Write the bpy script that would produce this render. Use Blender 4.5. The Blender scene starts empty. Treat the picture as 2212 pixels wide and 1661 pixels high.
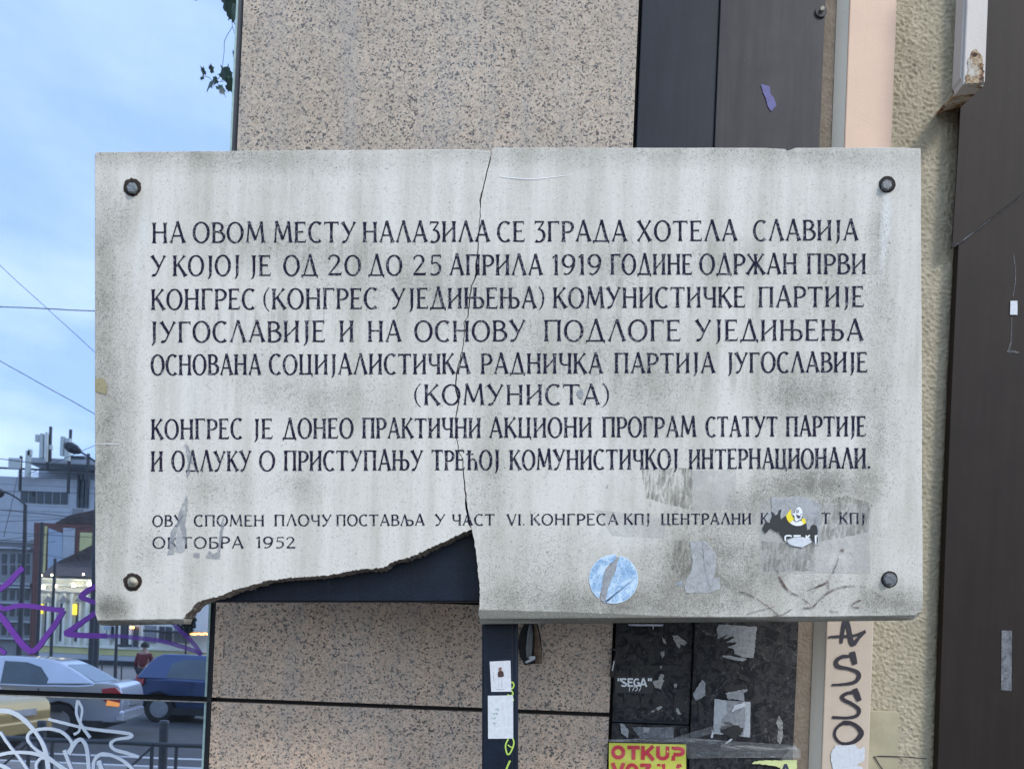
import bpy, bmesh, math, random
from mathutils import Vector, Matrix, noise
random.seed(7)
R = math.radians
C = bpy.context.scene.collection

# ------------------------------------------------------------------ camera
F, CX, CY, EYE, TH = 1670.0, 1106.0, 1420.0, 1.70, R(2.35)
cs, sn = math.cos(TH), math.sin(TH)
cam_d = bpy.data.cameras.new('camera'); cam = bpy.data.objects.new('camera', cam_d); C.objects.link(cam)
cam.matrix_world = Matrix(((cs, -sn, 0, 0), (0, 0, -1, 0), (sn, cs, 0, EYE), (0, 0, 0, 1)))
cam_d.sensor_width = 36; cam_d.lens = 36 * F / 2212; cam_d.shift_y = (CY - 830.5) / 2212
cam_d.dof.use_dof = True; cam_d.dof.focus_distance = 1.42; cam_d.dof.aperture_fstop = 11.0
cam_d.clip_start = 0.02; cam_d.clip_end = 1000
bpy.context.scene.camera = cam

# ------------------------------------------------------------------ world
w = bpy.data.worlds.new('World'); bpy.context.scene.world = w; w.use_nodes = True
nt = w.node_tree; nt.nodes.clear()
def wn(t, **k):
    n = nt.nodes.new(t)
    for a, b in k.items(): setattr(n, a, b)
    return n
sky = wn('ShaderNodeTexSky', sky_type='NISHITA', sun_disc=False, sun_elevation=R(38), sun_rotation=R(130), air_density=1.0, dust_density=1.2, ozone_density=1.0)
tc = wn('ShaderNodeTexCoord'); mp = wn('ShaderNodeMapping'); mp.inputs['Scale'].default_value = (1.6, 1.6, 4.2); mp.inputs['Location'].default_value = (0.4, 0.3, 0.05)
n1 = wn('ShaderNodeTexNoise'); n1.inputs['Scale'].default_value = 2.4; n1.inputs['Detail'].default_value = 7; n1.inputs['Roughness'].default_value = 0.52
nt.links.new(tc.outputs['Generated'], mp.inputs['Vector']); nt.links.new(mp.outputs[0], n1.inputs['Vector'])
cr = wn('ShaderNodeValToRGB'); cr.color_ramp.elements[0].position = 0.42; cr.color_ramp.elements[1].position = 0.64
nt.links.new(n1.outputs['Fac'], cr.inputs[0])
sp = wn('ShaderNodeSeparateXYZ'); nt.links.new(tc.outputs['Generated'], sp.inputs[0])
hz = wn('ShaderNodeValToRGB')      # more broken cloud low over the roofs, thin veil higher up
e = hz.color_ramp.elements; e[0].position = 0.0; e[0].color = (1, 1, 1, 1); e[1].position = 0.46; e[1].color = (.28, .28, .28, 1)
nt.links.new(sp.outputs['Z'], hz.inputs[0])
mm = wn('ShaderNodeMath', operation='MULTIPLY'); nt.links.new(cr.outputs[0], mm.inputs[0]); nt.links.new(hz.outputs[0], mm.inputs[1])
veil = wn('ShaderNodeMix', data_type='RGBA'); veil.inputs['Factor'].default_value = 0.62
nt.links.new(sky.outputs[0], veil.inputs['A']); veil.inputs['B'].default_value = (3.9, 5.3, 7.3, 1)
mx = wn('ShaderNodeMix', data_type='RGBA'); nt.links.new(mm.outputs[0], mx.inputs['Factor'])
nt.links.new(veil.outputs['Result'], mx.inputs['A']); mx.inputs['B'].default_value = (6.4, 7.1, 8.0, 1)
bg = wn('ShaderNodeBackground'); bg.inputs['Strength'].default_value = 0.11; ow = wn('ShaderNodeOutputWorld')
nt.links.new(mx.outputs['Result'], bg.inputs['Color']); nt.links.new(bg.outputs[0], ow.inputs[0])
# ------------------------------------------------------------------ sun (soft: thin cloud)
sl = bpy.data.lights.new('sun', 'SUN'); sl.energy = 0.9; sl.angle = R(14); sl.color = (1, .95, .88)
so = bpy.data.objects.new('sun', sl); C.objects.link(so)
so.rotation_euler = Vector((-0.50, 0.62, -0.72)).to_track_quat('-Z', 'Y').to_euler()
vs = bpy.context.scene.view_settings; vs.view_transform = 'Standard'; vs.look = 'None'; vs.gamma = 1; vs.use_curve_mapping = False; vs.exposure = 1.1

# ------------------------------------------------------------------ helpers
D0 = 1.40      # plaque front plane
YG = 1.72      # glass / granite front plane
def P(x, y, d=D0):
    u = (x - CX) / F; v = (CY - y) / F
    return Vector((d * (u * cs - v * sn), d, EYE + d * (u * sn + v * cs)))
def V(x, y, d):            # a point seen mirrored in the glass, put back where it really stands
    p = P(x, y, d); return Vector((p.x, 2 * YG - d, p.z))
class G:                   # mesh collector in world space
    def __init__(s): s.v = []; s.f = []
    def add(s, vs, fs):
        b = len(s.v); s.v += [Vector(q) for q in vs]; s.f += [tuple(b + i for i in f) for f in fs]; return s
    def box(s, x0, x1, y0, y1, z0, z1):
        return s.add([(x0,y0,z0),(x1,y0,z0),(x1,y1,z0),(x0,y1,z0),(x0,y0,z1),(x1,y0,z1),(x1,y1,z1),(x0,y1,z1)],
                     [(0,3,2,1),(4,5,6,7),(0,1,5,4),(1,2,6,5),(2,3,7,6),(3,0,4,7)])
    def prism(s, pts, dy):  # polygon (world points), pushed along +y by dy
        n = len(pts); vs = [Vector(p) for p in pts] + [Vector(p) + Vector((0, dy, 0)) for p in pts]
        return s.add(vs, [tuple(range(n)), tuple(range(2 * n - 1, n - 1, -1))] + [(i, n + i, n + (i + 1) % n, (i + 1) % n) for i in range(n)])
    def tube(s, a, b, r, n=8, r2=None):
        a = Vector(a); b = Vector(b); d = (b - a).normalized(); u = d.orthogonal().normalized(); w_ = d.cross(u); r2 = r if r2 is None else r2
        vs = []
        for p, q in ((a, r), (b, r2)):
            for k in range(n):
                t = 2 * math.pi * k / n; vs.append(p + u * q * math.cos(t) + w_ * q * math.sin(t))
        return s.add(vs, [(k, (k + 1) % n, n + (k + 1) % n, n + k) for k in range(n)] + [tuple(range(n))[::-1], tuple(range(n, 2 * n))])
def mesh(name, g, mat, parent=None, loc=None, smooth=False, bevel=0, label=None, cat=None, group=None, kind=None, weld=True):
    me = bpy.data.meshes.new(name)
    if parent is not None: L = Vector(parent['_loc']) if '_loc' in parent else Vector((0, 0, 0))
    elif loc is not None: L = Vector(loc)
    else:
        xs = [q.x for q in g.v]; ys = [q.y for q in g.v]; zs = [q.z for q in g.v]
        L = Vector(((min(xs) + max(xs)) / 2, (min(ys) + max(ys)) / 2, min(zs)))
    me.from_pydata([q - L for q in g.v], [], g.f)
    bm = bmesh.new(); bm.from_mesh(me); bmesh.ops.recalc_face_normals(bm, faces=bm.faces)
    bm.to_mesh(me); bm.free(); me.materials.append(mat)
    if smooth:
        for p in me.polygons: p.use_smooth = True
    o = bpy.data.objects.new(name, me); C.objects.link(o)
    if parent is not None: o.parent = parent
    else: o.location = L
    o['_loc'] = tuple(L)
    if bevel:
        b = o.modifiers.new('bevel', 'BEVEL'); b.width = bevel; b.segments = 2; b.limit_method = 'ANGLE'; b.angle_limit = R(35)
        if smooth: b.harden_normals = True; b.segments = 4
    tag(o, label, cat, group, kind); return o
def flat(name, g, mat, parent=None, **k):      # keeps normals toward the street side (-y)
    o = mesh(name, g, mat, parent, **k)
    return o
def tag(o, label=None, cat=None, group=None, kind=None):
    if label: o['label'] = label
    if cat: o['category'] = cat
    if group: o['group'] = group
    if kind: o['kind'] = kind
    return o
def thing(name, loc, label, cat, group=None, kind=None):
    o = bpy.data.objects.new(name, None); C.objects.link(o); o.location = loc; o['_loc'] = tuple(loc); o.empty_display_size = .1
    return tag(o, label, cat, group, kind)

# ------------------------------------------------------------------ materials
class M:
    def __init__(s, name, rough=0.7, metal=0.0, spec=0.5):
        s.m = bpy.data.materials.new(name); s.m.use_nodes = True; s.t = s.m.node_tree; s.b = s.t.nodes['Principled BSDF']
        s.b.inputs['Roughness'].default_value = rough; s.b.inputs['Metallic'].default_value = metal; s.b.inputs['Specular IOR Level'].default_value = spec
        s.co = s.t.nodes.new('ShaderNodeTexCoord').outputs['Object']
    def n(s, t, **k):
        q = s.t.nodes.new(t)
        for a, b in k.items(): setattr(q, a, b)
        return q
    def link(s, a, b): s.t.links.new(a, b)
    def map(s, scale=(1, 1, 1), loc=(0, 0, 0), rot=(0, 0, 0)):
        q = s.n('ShaderNodeMapping'); q.inputs['Scale'].default_value = scale; q.inputs['Location'].default_value = loc; q.inputs['Rotation'].default_value = rot
        s.link(s.co, q.inputs[0]); return q.outputs[0]
    def noise(s, sc, det=3, rough=.5, dist=0, vec=None):
        q = s.n('ShaderNodeTexNoise'); q.inputs['Scale'].default_value = sc; q.inputs['Detail'].default_value = det; q.inputs['Roughness'].default_value = rough; q.inputs['Distortion'].default_value = dist
        s.link(vec or s.co, q.inputs['Vector']); return q.outputs['Fac']
    def vor(s, sc, feat='F1', out='Distance', vec=None, rnd=1):
        q = s.n('ShaderNodeTexVoronoi', feature=feat); q.inputs['Scale'].default_value = sc; q.inputs['Randomness'].default_value = rnd
        s.link(vec or s.co, q.inputs['Vector']); return q.outputs[out]
    def ramp(s, fac, *st):
        q = s.n('ShaderNodeValToRGB'); r = q.color_ramp
        while len(r.elements) < len(st): r.elements.new(0.5)
        for el, (p, c) in zip(r.elements, st):
            el.position = p; el.color = (c, c, c, 1) if isinstance(c, (int, float)) else (*c, 1)
        s.link(fac, q.inputs[0]); return q.outputs[0]
    def mix(s, fac, a, b, mode='MIX'):
        q = s.n('ShaderNodeMix', data_type='RGBA', blend_type=mode)
        for nm, v in (('Factor', fac), ('A', a), ('B', b)):
            i = q.inputs[nm]
            if hasattr(v, 'is_linked') or hasattr(v, 'links'): s.link(v, i)
            elif nm == 'Factor': i.default_value = v
            else: i.default_value = (*v, 1) if isinstance(v, (tuple, list)) else (v, v, v, 1)
        return q.outputs['Result']
    def math(s, op, a, b=None, clamp=False):
        q = s.n('ShaderNodeMath', operation=op, use_clamp=clamp)
        for i, v in enumerate((a, b)):
            if v is None: continue
            if isinstance(v, (int, float)): q.inputs[i].default_value = v
            else: s.link(v, q.inputs[i])
        return q.outputs[0]
    def color(s, c):
        if isinstance(c, (tuple, list)): s.b.inputs['Base Color'].default_value = (*c, 1)
        else: s.link(c, s.b.inputs['Base Color'])
        return s
    def rough(s, f): s.link(f, s.b.inputs['Roughness']); return s
    def bump(s, h, dist=.001, strength=1.0):
        q = s.n('ShaderNodeBump'); q.inputs['Distance'].default_value = dist; q.inputs['Strength'].default_value = strength
        s.link(h, q.inputs['Height']); s.link(q.outputs[0], s.b.inputs['Normal']); return s
    def blob(s, cx, cz, rx, rz, rot=0):       # soft oval mark in the object's own x/z plane
        v = s.map((1 / rx, 0, 1 / rz), (-cx / rx, 0, -cz / rz))
        q = s.n('ShaderNodeTexGradient', gradient_type='SPHERICAL'); s.link(v, q.inputs[0]); return q.outputs['Fac']
def simple(name, c, rough=.7, metal=0, var=.15, sc=30, spec=.5, bump=0, bsc=200):
    m = M(name, rough, metal, spec)
    f = m.noise(sc, 4, .6)
    m.color(m.mix(m.ramp(f, (.3, 0.0), (.7, 1.0)), tuple(x * (1 - var) for x in c), tuple(min(1, x * (1 + var)) for x in c)))
    if bump: m.bump(m.noise(bsc, 3), bump)
    return m.m
def emit(name, c, s):
    m = M(name); m.color(c); m.b.inputs['Emission Color'].default_value = (*c, 1); m.b.inputs['Emission Strength'].default_value = s; return m.m

PL = P(1097, 1345)                          # plaque base point
def pl(x, y): q = P(x, y) - PL; return q.x, q.z
KP = D0 / F
def stone_material():
    m = M('weathered_stone', .75, 0, .3)
    drip = m.map((22, 1, 1.6)); coarse = m.noise(9, 5, .6); fine = m.noise(60, 4, .65)
    dr = m.noise(1, 4, .6, vec=drip)
    base = m.mix(m.ramp(dr, (.34, 0.0), (.60, 1.0)), (.48, .455, .395), (.655, .63, .575))
    base = m.mix(m.math('MULTIPLY', m.ramp(coarse, (.35, 0.0), (.7, 1.0)), .55), base, (.68, .655, .605))
    blobs = [(232, 950, 55, 420, .55), (215, 560, 40, 260, .40), (700, 865, 150, 60, .36), (560, 800, 120, 70, .2), (1420, 850, 90, 95, .26),
             (1695, 850, 85, 85, .40), (1790, 860, 95, 75, .42), (1770, 1045, 130, 60, .75), (1640, 1080, 100, 60, .40), (1540, 1180, 160, 110, .50),
             (1560, 1270, 230, 90, .50), (1330, 1310, 260, 50, .55), (255, 1318, 34, 34, .85), (222, 1312, 26, 30, .65), (320, 1195, 40, 60, .30),
             (470, 1050, 90, 60, .28), (650, 1050, 60, 40, .3), (1900, 940, 45, 330, .30), (1800, 620, 140, 160, .28), (880, 610, 260, 90, .32),
             (1230, 760, 300, 160, .30), (600, 530, 200, 60, .28), (1330, 570, 80, 60, .32), (1555, 570, 90, 60, .3), (270, 470, 26, 60, .4),
             (1945, 1310, 90, 40, .45), (1860, 1290, 140, 60, .35), (1700, 330, 500, 40, .35), (450, 335, 420, 38, .42), (1150, 335, 320, 30, .28),
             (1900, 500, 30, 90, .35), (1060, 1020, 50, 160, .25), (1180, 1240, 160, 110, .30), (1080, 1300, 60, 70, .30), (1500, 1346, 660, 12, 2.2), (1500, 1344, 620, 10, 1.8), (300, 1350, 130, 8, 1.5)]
    acc = None
    for (x, y, rx, ry, st) in blobs:
        cx, cz = pl(x, y); b = m.math('MULTIPLY', m.blob(cx, cz, rx * KP * 1.25, ry * KP * 1.25), st * 1.35)
        acc = b if acc is None else m.math('ADD', acc, b)
    br = m.math('MULTIPLY', m.noise(16, 6, .7, .6), 1.5)
    st = m.math('MULTIPLY', acc, br, True)
    col = m.mix(m.math('MULTIPLY', st, .9), base, (.24, .22, .175))
    run = m.ramp(m.noise(1, 5, .7, .4, m.map((48, 1, 2.2))), (.50, 0.0), (.60, 1.0)); band = None
    for (x, y, rx, ry) in ((900, 560, 700, 60), (1500, 545, 480, 60), (1300, 640, 700, 60), (640, 700, 420, 60), (1450, 800, 560, 60)):
        cx, cz = pl(x, y); b_ = m.blob(cx, cz, rx * KP, ry * KP); band = b_ if band is None else m.math('MAXIMUM', band, b_)
    col = m.mix(m.math('MULTIPLY', m.math('MULTIPLY', run, m.math('MULTIPLY', band, 1.6, True)), .50), col, (.33, .315, .27))
    # brighter washed runs
    for (x, y, rx, ry, a) in ((1915, 470, 13, 75, .7), (1908, 530, 9, 70, .6), (312, 500, 12, 80, .45), (298, 560, 9, 90, .4), (1320, 1000, 50, 60, .2), (1350, 1150, 80, 36, .4), (420, 850, 40, 100, .25)):
        cx, cz = pl(x, y); col = m.mix(m.math('MULTIPLY', m.blob(cx, cz, rx * KP * 1.3, ry * KP * 1.3), a * 1.4, True), col, (.70, .70, .68))
    for (x0_, x1_, y_, h_) in ((1036, 1992, 1343, 9), (203, 396, 1347, 8)):      # dark brown band along the rounded lower rim
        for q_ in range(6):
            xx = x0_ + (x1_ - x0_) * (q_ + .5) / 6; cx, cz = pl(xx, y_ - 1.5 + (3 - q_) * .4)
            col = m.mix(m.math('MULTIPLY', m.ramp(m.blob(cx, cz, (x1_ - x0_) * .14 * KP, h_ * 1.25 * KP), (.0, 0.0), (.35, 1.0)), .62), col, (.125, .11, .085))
    # fibrous dark pits and lichen specks
    v1 = m.map((1, 1, 1)); s1 = m.noise(340, 3, .62, 2.0, v1)
    dens = m.math('ADD', m.math('MULTIPLY', st, .20), m.math('MULTIPLY', coarse, .08))
    sp1 = m.ramp(m.math('ADD', s1, dens), (.635, 0.0), (.70, 1.0))
    col = m.mix(m.math('MULTIPLY', sp1, .72), col, (.13, .13, .115))
    s2 = m.noise(130, 3, .6, 2.2); sp2 = m.ramp(m.math('ADD', s2, m.math('MULTIPLY', st, .05)), (.70, 0.0), (.73, 1.0))
    col = m.mix(m.math('MULTIPLY', sp2, .85), col, (.06, .065, .06))
    s3 = m.noise(420, 2, .5); col = m.mix(m.math('MULTIPLY', m.ramp(s3, (.62, 0.0), (.70, 1.0)), .35), col, (.78, .78, .77))
    m.color(col); m.bump(m.math('SUBTRACT', m.noise(260, 3, .6), m.math('MULTIPLY', sp1, .5)), .0009, .6)
    return m.m
MAT = {}
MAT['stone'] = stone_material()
def m_break():
    m = M('broken_stone', .9, 0, .2); f = m.noise(120, 5, .7)
    m.color(m.ramp(f, (.3, (.09, .072, .06)), (.5, (.20, .17, .14)), (.68, (.40, .37, .33)))); m.bump(m.noise(180, 4, .7), .003); return m.m
MAT['break'] = m_break()
def m_ink():
    m = M('incised_paint', .8, 0, .08); f = m.noise(240, 4, .7); g = m.noise(30, 3, .6)
    col = m.mix(m.ramp(f, (.35, 0.0), (.7, 1.0)), (.010, .008, .026), (.030, .026, .050))
    wear = m.ramp(m.math('ADD', f, m.math('MULTIPLY', g, .35)), (.73, 0.0), (.82, 1.0))
    m.color(m.mix(m.math('MULTIPLY', wear, .6), col, (.36, .35, .36))); return m.m
MAT['ink'] = m_ink()
def m_granite(name, lo, contrast, tint, sh=0.0):
    m = M(name, .5, 0, .3); v = m.map((1, 1, 1), (sh, 0, sh))
    q = m.n('ShaderNodeTexNoise'); q.inputs['Scale'].default_value = 70; q.inputs['Detail'].default_value = 3; m.link(v, q.inputs[0])
    wv = m.n('ShaderNodeVectorMath', operation='MULTIPLY_ADD'); m.link(q.outputs['Color'], wv.inputs[0]); wv.inputs[1].default_value = (.0035, .0035, .0035); m.link(v, wv.inputs[2])
    c1 = m.n('ShaderNodeTexVoronoi'); c1.inputs['Scale'].default_value = 210; m.link(wv.outputs[0], c1.inputs['Vector'])
    sep = m.n('ShaderNodeSeparateColor'); m.link(c1.outputs['Color'], sep.inputs[0])
    base = m.ramp(sep.outputs[0], (0.0, tuple(a * .74 for a in tint)), (.35, tint), (.7, tuple(min(1, a * 1.22) for a in tint)), (1.0, tuple(min(1, a * 1.02) for a in (tint[0] * 1.12, tint[1], tint[2] * .96))))
    dark = m.ramp(m.math('ADD', sep.outputs[1], m.math('MULTIPLY', m.noise(34, 4, .6), .55)), (lo, 0.0), (lo + .03, 1.0))
    col = m.mix(m.math('MULTIPLY', dark, contrast), base, (.050, .055, .068))
    c2 = m.n('ShaderNodeTexVoronoi'); c2.inputs['Scale'].default_value = 270; m.link(wv.outputs[0], c2.inputs['Vector'])
    sp2 = m.n('ShaderNodeSeparateColor'); m.link(c2.outputs['Color'], sp2.inputs[0])
    dk = m.ramp(m.math('ADD', sp2.outputs[0], m.math('MULTIPLY', m.noise(55, 3, .6, vec=v), .30)), (.985, 0.0), (1.0, 1.0))
    col = m.mix(m.math('MULTIPLY', dk, .9), col, (.012, .014, .024))
    c3 = m.n('ShaderNodeTexVoronoi'); c3.inputs['Scale'].default_value = 430; m.link(wv.outputs[0], c3.inputs['Vector'])
    sp3 = m.n('ShaderNodeSeparateColor'); m.link(c3.outputs['Color'], sp3.inputs[0])
    col = m.mix(m.math('MULTIPLY', m.ramp(sp3.outputs[1], (.80, 0.0), (.82, 1.0)), .55), col, (.10, .10, .115))
    col = m.mix(m.math('MULTIPLY', m.ramp(sp3.outputs[2], (.86, 0.0), (.88, 1.0)), .45), col, (.62, .56, .48))
    cl = m.noise(4, 6, .7, .4); drp = m.noise(1, 4, .6, vec=m.map((14, 1, 1.5)))
    col = m.mix(m.math('MULTIPLY', m.ramp(cl, (.38, 0.0), (.62, 1.0)), .35), col, tuple(a * .62 for a in tint))
    col = m.mix(m.math('MULTIPLY', m.ramp(drp, (.42, 0.0), (.68, 1.0)), .3), col, (.30, .31, .32))
    m.color(col); m.rough(m.ramp(cl, (.3, .28), (.7, .5))); m.bump(m.noise(300, 2), .0002); return m.m
MAT['granite_up'] = m_granite('granite_upper', 1.06, .56, (.44, .365, .285))
MAT['granite'] = m_granite('granite_lower', 1.02, .78, (.60, .445, .325), .37)
MAT['joint'] = simple('black_joint', (.006, .006, .007), .6, 0, .3)
MAT['rubber'] = simple('black_gasket', (.008, .009, .012), .45, 0, .3)
def m_glass():
    m = M('reflective_glass', 0.0); t = m.t
    gl = m.n('ShaderNodeBsdfGlossy'); gl.inputs['Color'].default_value = (.60, .68, .86, 1); gl.inputs['Roughness'].default_value = 0.0
    df = m.n('ShaderNodeBsdfDiffuse'); streak = m.noise(1, 5, .65, vec=m.map((30, 1, 2.0))); dust = m.noise(420, 2, .5)
    df.inputs['Color'].default_value = (.30, .34, .36, 1)
    bp = m.n('ShaderNodeBump'); bp.inputs['Distance'].default_value = .00012; bp.inputs['Strength'].default_value = .6
    m.link(m.noise(4.5, 2, .5), bp.inputs['Height']); m.link(bp.outputs[0], gl.inputs['Normal'])
    f = m.math('ADD', m.math('MULTIPLY', m.ramp(streak, (.45, 0.0), (.8, 1.0)), .035), m.math('MULTIPLY', m.ramp(dust, (.70, 0.0), (.74, 1.0)), .12))
    f = m.math('ADD', f, .03, True)
    ms = m.n('ShaderNodeMixShader'); m.link(f, ms.inputs[0]); m.link(gl.outputs[0], ms.inputs[1]); m.link(df.outputs[0], ms.inputs[2])
    m.link(ms.outputs[0], t.nodes['Material Output'].inputs[0]); return m.m
MAT['glass'] = m_glass()
MAT['glass_edge'] = simple('glass_edge', (.30, .42, .40), .25, 0, .2, 60)
def m_navy():
    m = M('navy_paint', .42, 0, .25); f = m.noise(14, 5, .65); s = m.noise(1, 4, .6, vec=m.map((60, 60, 4)))
    col = m.mix(m.ramp(f, (.35, 0.0), (.7, 1.0)), (.003, .006, .014), (.007, .014, .030))
    col = m.mix(m.math('MULTIPLY', m.ramp(s, (.56, 0.0), (.74, 1.0)), .2), col, (.05, .06, .08))
    m.color(col); m.bump(m.noise(160, 3), .0006); return m.m
MAT['navy'] = m_navy()
def m_clad(name, a, b, wear, rough):
    m = M(name, rough, 0, .22); f = m.noise(1, 5, .7, vec=m.map((26, 8, 2.2))); g = m.noise(7, 5, .65)
    col = m.mix(m.ramp(f, (.32, 0.0), (.7, 1.0)), a, b)
    col = m.mix(m.math('MULTIPLY', m.ramp(g, (.40, 0.0), (.7, 1.0)), .45), col, tuple(x * .55 for x in a))
    sc = m.ramp(m.noise(1, 3, .6, vec=m.map((330, 1, 60))), (.74, 0.0), (.77, 1.0))
    col = m.mix(m.math('MULTIPLY', sc, .5), col, (.26, .27, .28))
    if wear:   # old paste and torn paper fibres; only below head height of the sheet
        z = m.n('ShaderNodeSeparateXYZ'); m.link(m.co, z.inputs[0])
        low = m.ramp(z.outputs['Z'], (.0, 1.0), (1.0, 1.0))
        p1 = m.noise(34, 6, .75, 1.2); p2 = m.noise(95, 5, .8, .8)
        q = m.math('MULTIPLY', m.ramp(p1, (.46, 0.0), (.52, 1.0)), m.ramp(p2, (.36, 0.25), (.56, 1.0)))
        col = m.mix(m.math('MULTIPLY', q, .75), col, (.060, .056, .056))
        q2 = m.math('MULTIPLY', m.ramp(m.noise(22, 6, .8, 1.5), (.565, 0.0), (.60, 1.0)), m.ramp(p2, (.46, 0.0), (.60, 1.0)))
        col = m.mix(m.math('MULTIPLY', q2, .6), col, (.20, .195, .185))
        m.bump(p2, .002, .8)
    else: m.bump(m.noise(220, 3, .6), .00012)
    m.color(col); return m.m
MAT['clad_a'] = m_clad('dark_steel_blue', (.012, .015, .022), (.022, .026, .036), False, .42)
MAT['clad_b'] = m_clad('dark_steel_grey', (.034, .031, .034), (.062, .056, .057), False, .5)
MAT['clad_low'] = m_clad('pasted_steel', (.007, .008, .011), (.018, .018, .021), True, .6)
def m_paint(name, c, dirt, rough=.5):
    m = M(name, rough, 0, .4); f = m.noise(5, 5, .65); g = m.noise(1, 4, .6, vec=m.map((30, 30, 3)))
    col = m.mix(m.ramp(f, (.35, 0.0), (.75, 1.0)), c, tuple(x * (1 - dirt) for x in c))
    col = m.mix(m.math('MULTIPLY', m.ramp(g, (.5, 0.0), (.75, 1.0)), .25), col, tuple(x * .75 for x in c))
    sp = m.ramp(m.noise(140, 3, .6), (.735, 0.0), (.76, 1.0)); col = m.mix(m.math('MULTIPLY', sp, .6), col, (.14, .11, .08))
    m.color(col); m.bump(m.noise(260, 3, .6), .0004); return m.m
MAT['duct'] = m_paint('peach_paint', (.70, .475, .345), .14)
MAT['white_metal'] = m_paint('cream_metal_paint', (.50, .46, .43), .15)
MAT['duct_low'] = m_paint('cream_pipe_low', (.60, .49, .385), .15)  # lower pipe length, creamier and duller than the peach upper one
MAT['duct_side'] = m_paint('pipe_flange_paint', (.84, .75, .62), .10)
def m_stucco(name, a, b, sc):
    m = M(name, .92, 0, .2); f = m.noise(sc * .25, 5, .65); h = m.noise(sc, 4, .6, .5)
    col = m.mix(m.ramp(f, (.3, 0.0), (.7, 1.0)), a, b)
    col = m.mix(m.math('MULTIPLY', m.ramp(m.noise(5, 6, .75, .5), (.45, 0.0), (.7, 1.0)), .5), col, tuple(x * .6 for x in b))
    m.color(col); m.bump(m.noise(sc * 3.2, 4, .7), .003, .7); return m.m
MAT['stucco'] = m_stucco('rough_stucco', (.42, .37, .265), (.54, .48, .36), 110)
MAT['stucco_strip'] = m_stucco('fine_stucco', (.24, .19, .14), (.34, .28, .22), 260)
MAT['patch'] = simple('smooth_render', (.40, .36, .25), .85, 0, .12, 16, .2, .0006, 120)
MAT['brown'] = m_clad('brown_sheet', (.016, .010, .008), (.024, .017, .014), False, .6)
def m_rust():
    m = M('rusty_cream', .7, 0, .3); f = m.noise(60, 6, .75, .6); g = m.noise(22, 4, .6)
    col = m.ramp(f, (.36, (.50, .46, .38)), (.47, (.36, .26, .15)), (.54, (.16, .07, .03)), (.62, (.04, .025, .02)))
    m.color(m.mix(m.ramp(g, (.34, 0.0), (.48, 1.0)), (.50, .47, .41), col)); m.bump(f, .0015); return m.m
MAT['rust'] = m_rust()
MAT['rust_dark'] = simple('rusty_iron', (.050, .028, .022), .85, .0, .6, 160, .3, .001, 300)
MAT['bolt'] = simple('zinc_bolt', (.17, .19, .20), .5, .25, .45, 260, .5, .0006, 500)
MAT['bolt_dark'] = simple('grey_bolt', (.125, .135, .145), .5, .2, .35, 260, .4, .0004, 500)
MAT['bolt_old'] = simple('crusted_bolt', (.36, .33, .26), .75, .0, .5, 150, .4, .0015, 260)
MAT['hole'] = simple('dark_recess', (.022, .016, .014), .9, 0, .5, 150)
def m_paper(name, c, fib=.2, rough=.7, spec=.3):
    m = M(name, rough, 0, spec); f = m.noise(120, 5, .75); g = m.noise(24, 4, .6)
    col = m.mix(m.ramp(f, (.35, 0.0), (.68, 1.0)), tuple(x * (1 - fib) for x in c), c)
    m.color(m.mix(m.math('MULTIPLY', m.ramp(g, (.5, 0.0), (.75, 1.0)), .3), col, tuple(x * .72 for x in c)))
    m.bump(m.noise(70, 4, .6), .0012, .6); return m.m
MAT['paper'] = m_paper('white_paper', (.68, .70, .74))
MAT['paper_grey'] = m_paper('grey_torn_paper', (.40, .41, .43), .5)
MAT['paper_mid'] = m_paper('notice_paper', (.50, .52, .55), .25)
MAT['paper_worn'] = m_paper('dirty_torn_paper', (.50, .49, .47), .62)
MAT['paper_dark'] = m_paper('dark_torn_paper', (.055, .052, .050), .55)
MAT['paper_yellow'] = m_paper('yellow_paper', (.74, .72, .10), .12, .35, .5)
MAT['paper_lime'] = m_paper('pale_lime_paper', (.66, .72, .34), .12)
MAT['sticker_black'] = simple('black_sticker', (.010, .009, .010), .35, 0, .3)
MAT['sticker_yellow'] = simple('yellow_print', (.86, .70, .02), .4, 0, .06)
MAT['print_white'] = simple('white_print', (.78, .79, .81), .5, 0, .05)
MAT['print_dark'] = simple('dark_print', (.02, .022, .03), .5, 0, .2)
MAT['print_red'] = simple('red_print', (.62, .045, .07), .35, 0, .12)
MAT['print_navy'] = simple('navy_print', (.03, .04, .08), .5, 0, .2)
MAT['maroon'] = simple('maroon_print', (.055, .02, .018), .6, 0, .3, 300)
MAT['lime'] = simple('lime_paint', (.42, .60, .10), .4, 0, .1)
MAT['violet_paper'] = simple('violet_paper', (.10, .09, .25), .6, 0, .2, 60)
MAT['marker'] = simple('black_marker', (.022, .014, .022), .35, 0, .3, 50)
def m_worn(name, c, lo, hi, sc, mx=1.0, rough=.8, stretch=(1, 1, 1), bump=0):   # thin worn film: shows through in patches of its own
    m = M(name, rough, 0, .2); m.color(m.mix(m.ramp(m.noise(150, 4, .7), (.35, 0.0), (.7, 1.0)), tuple(x * .78 for x in c), c))
    f = m.math('MULTIPLY', m.ramp(m.noise(sc, 6, .75, .5, m.map(stretch)), (lo, 0.0), (hi, 1.0)), mx); m.link(f, m.b.inputs['Alpha'])
    if bump: m.bump(m.noise(130, 4), bump)
    return m.m
MAT['film_white'] = m_worn('worn_paper_film', (.66, .655, .63), .30, .64, 46, .42, stretch=(1, 1, 1))
MAT['film_paper'] = m_worn('thin_worn_paper', (.60, .61, .62), .22, .56, 38, .62)
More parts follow.
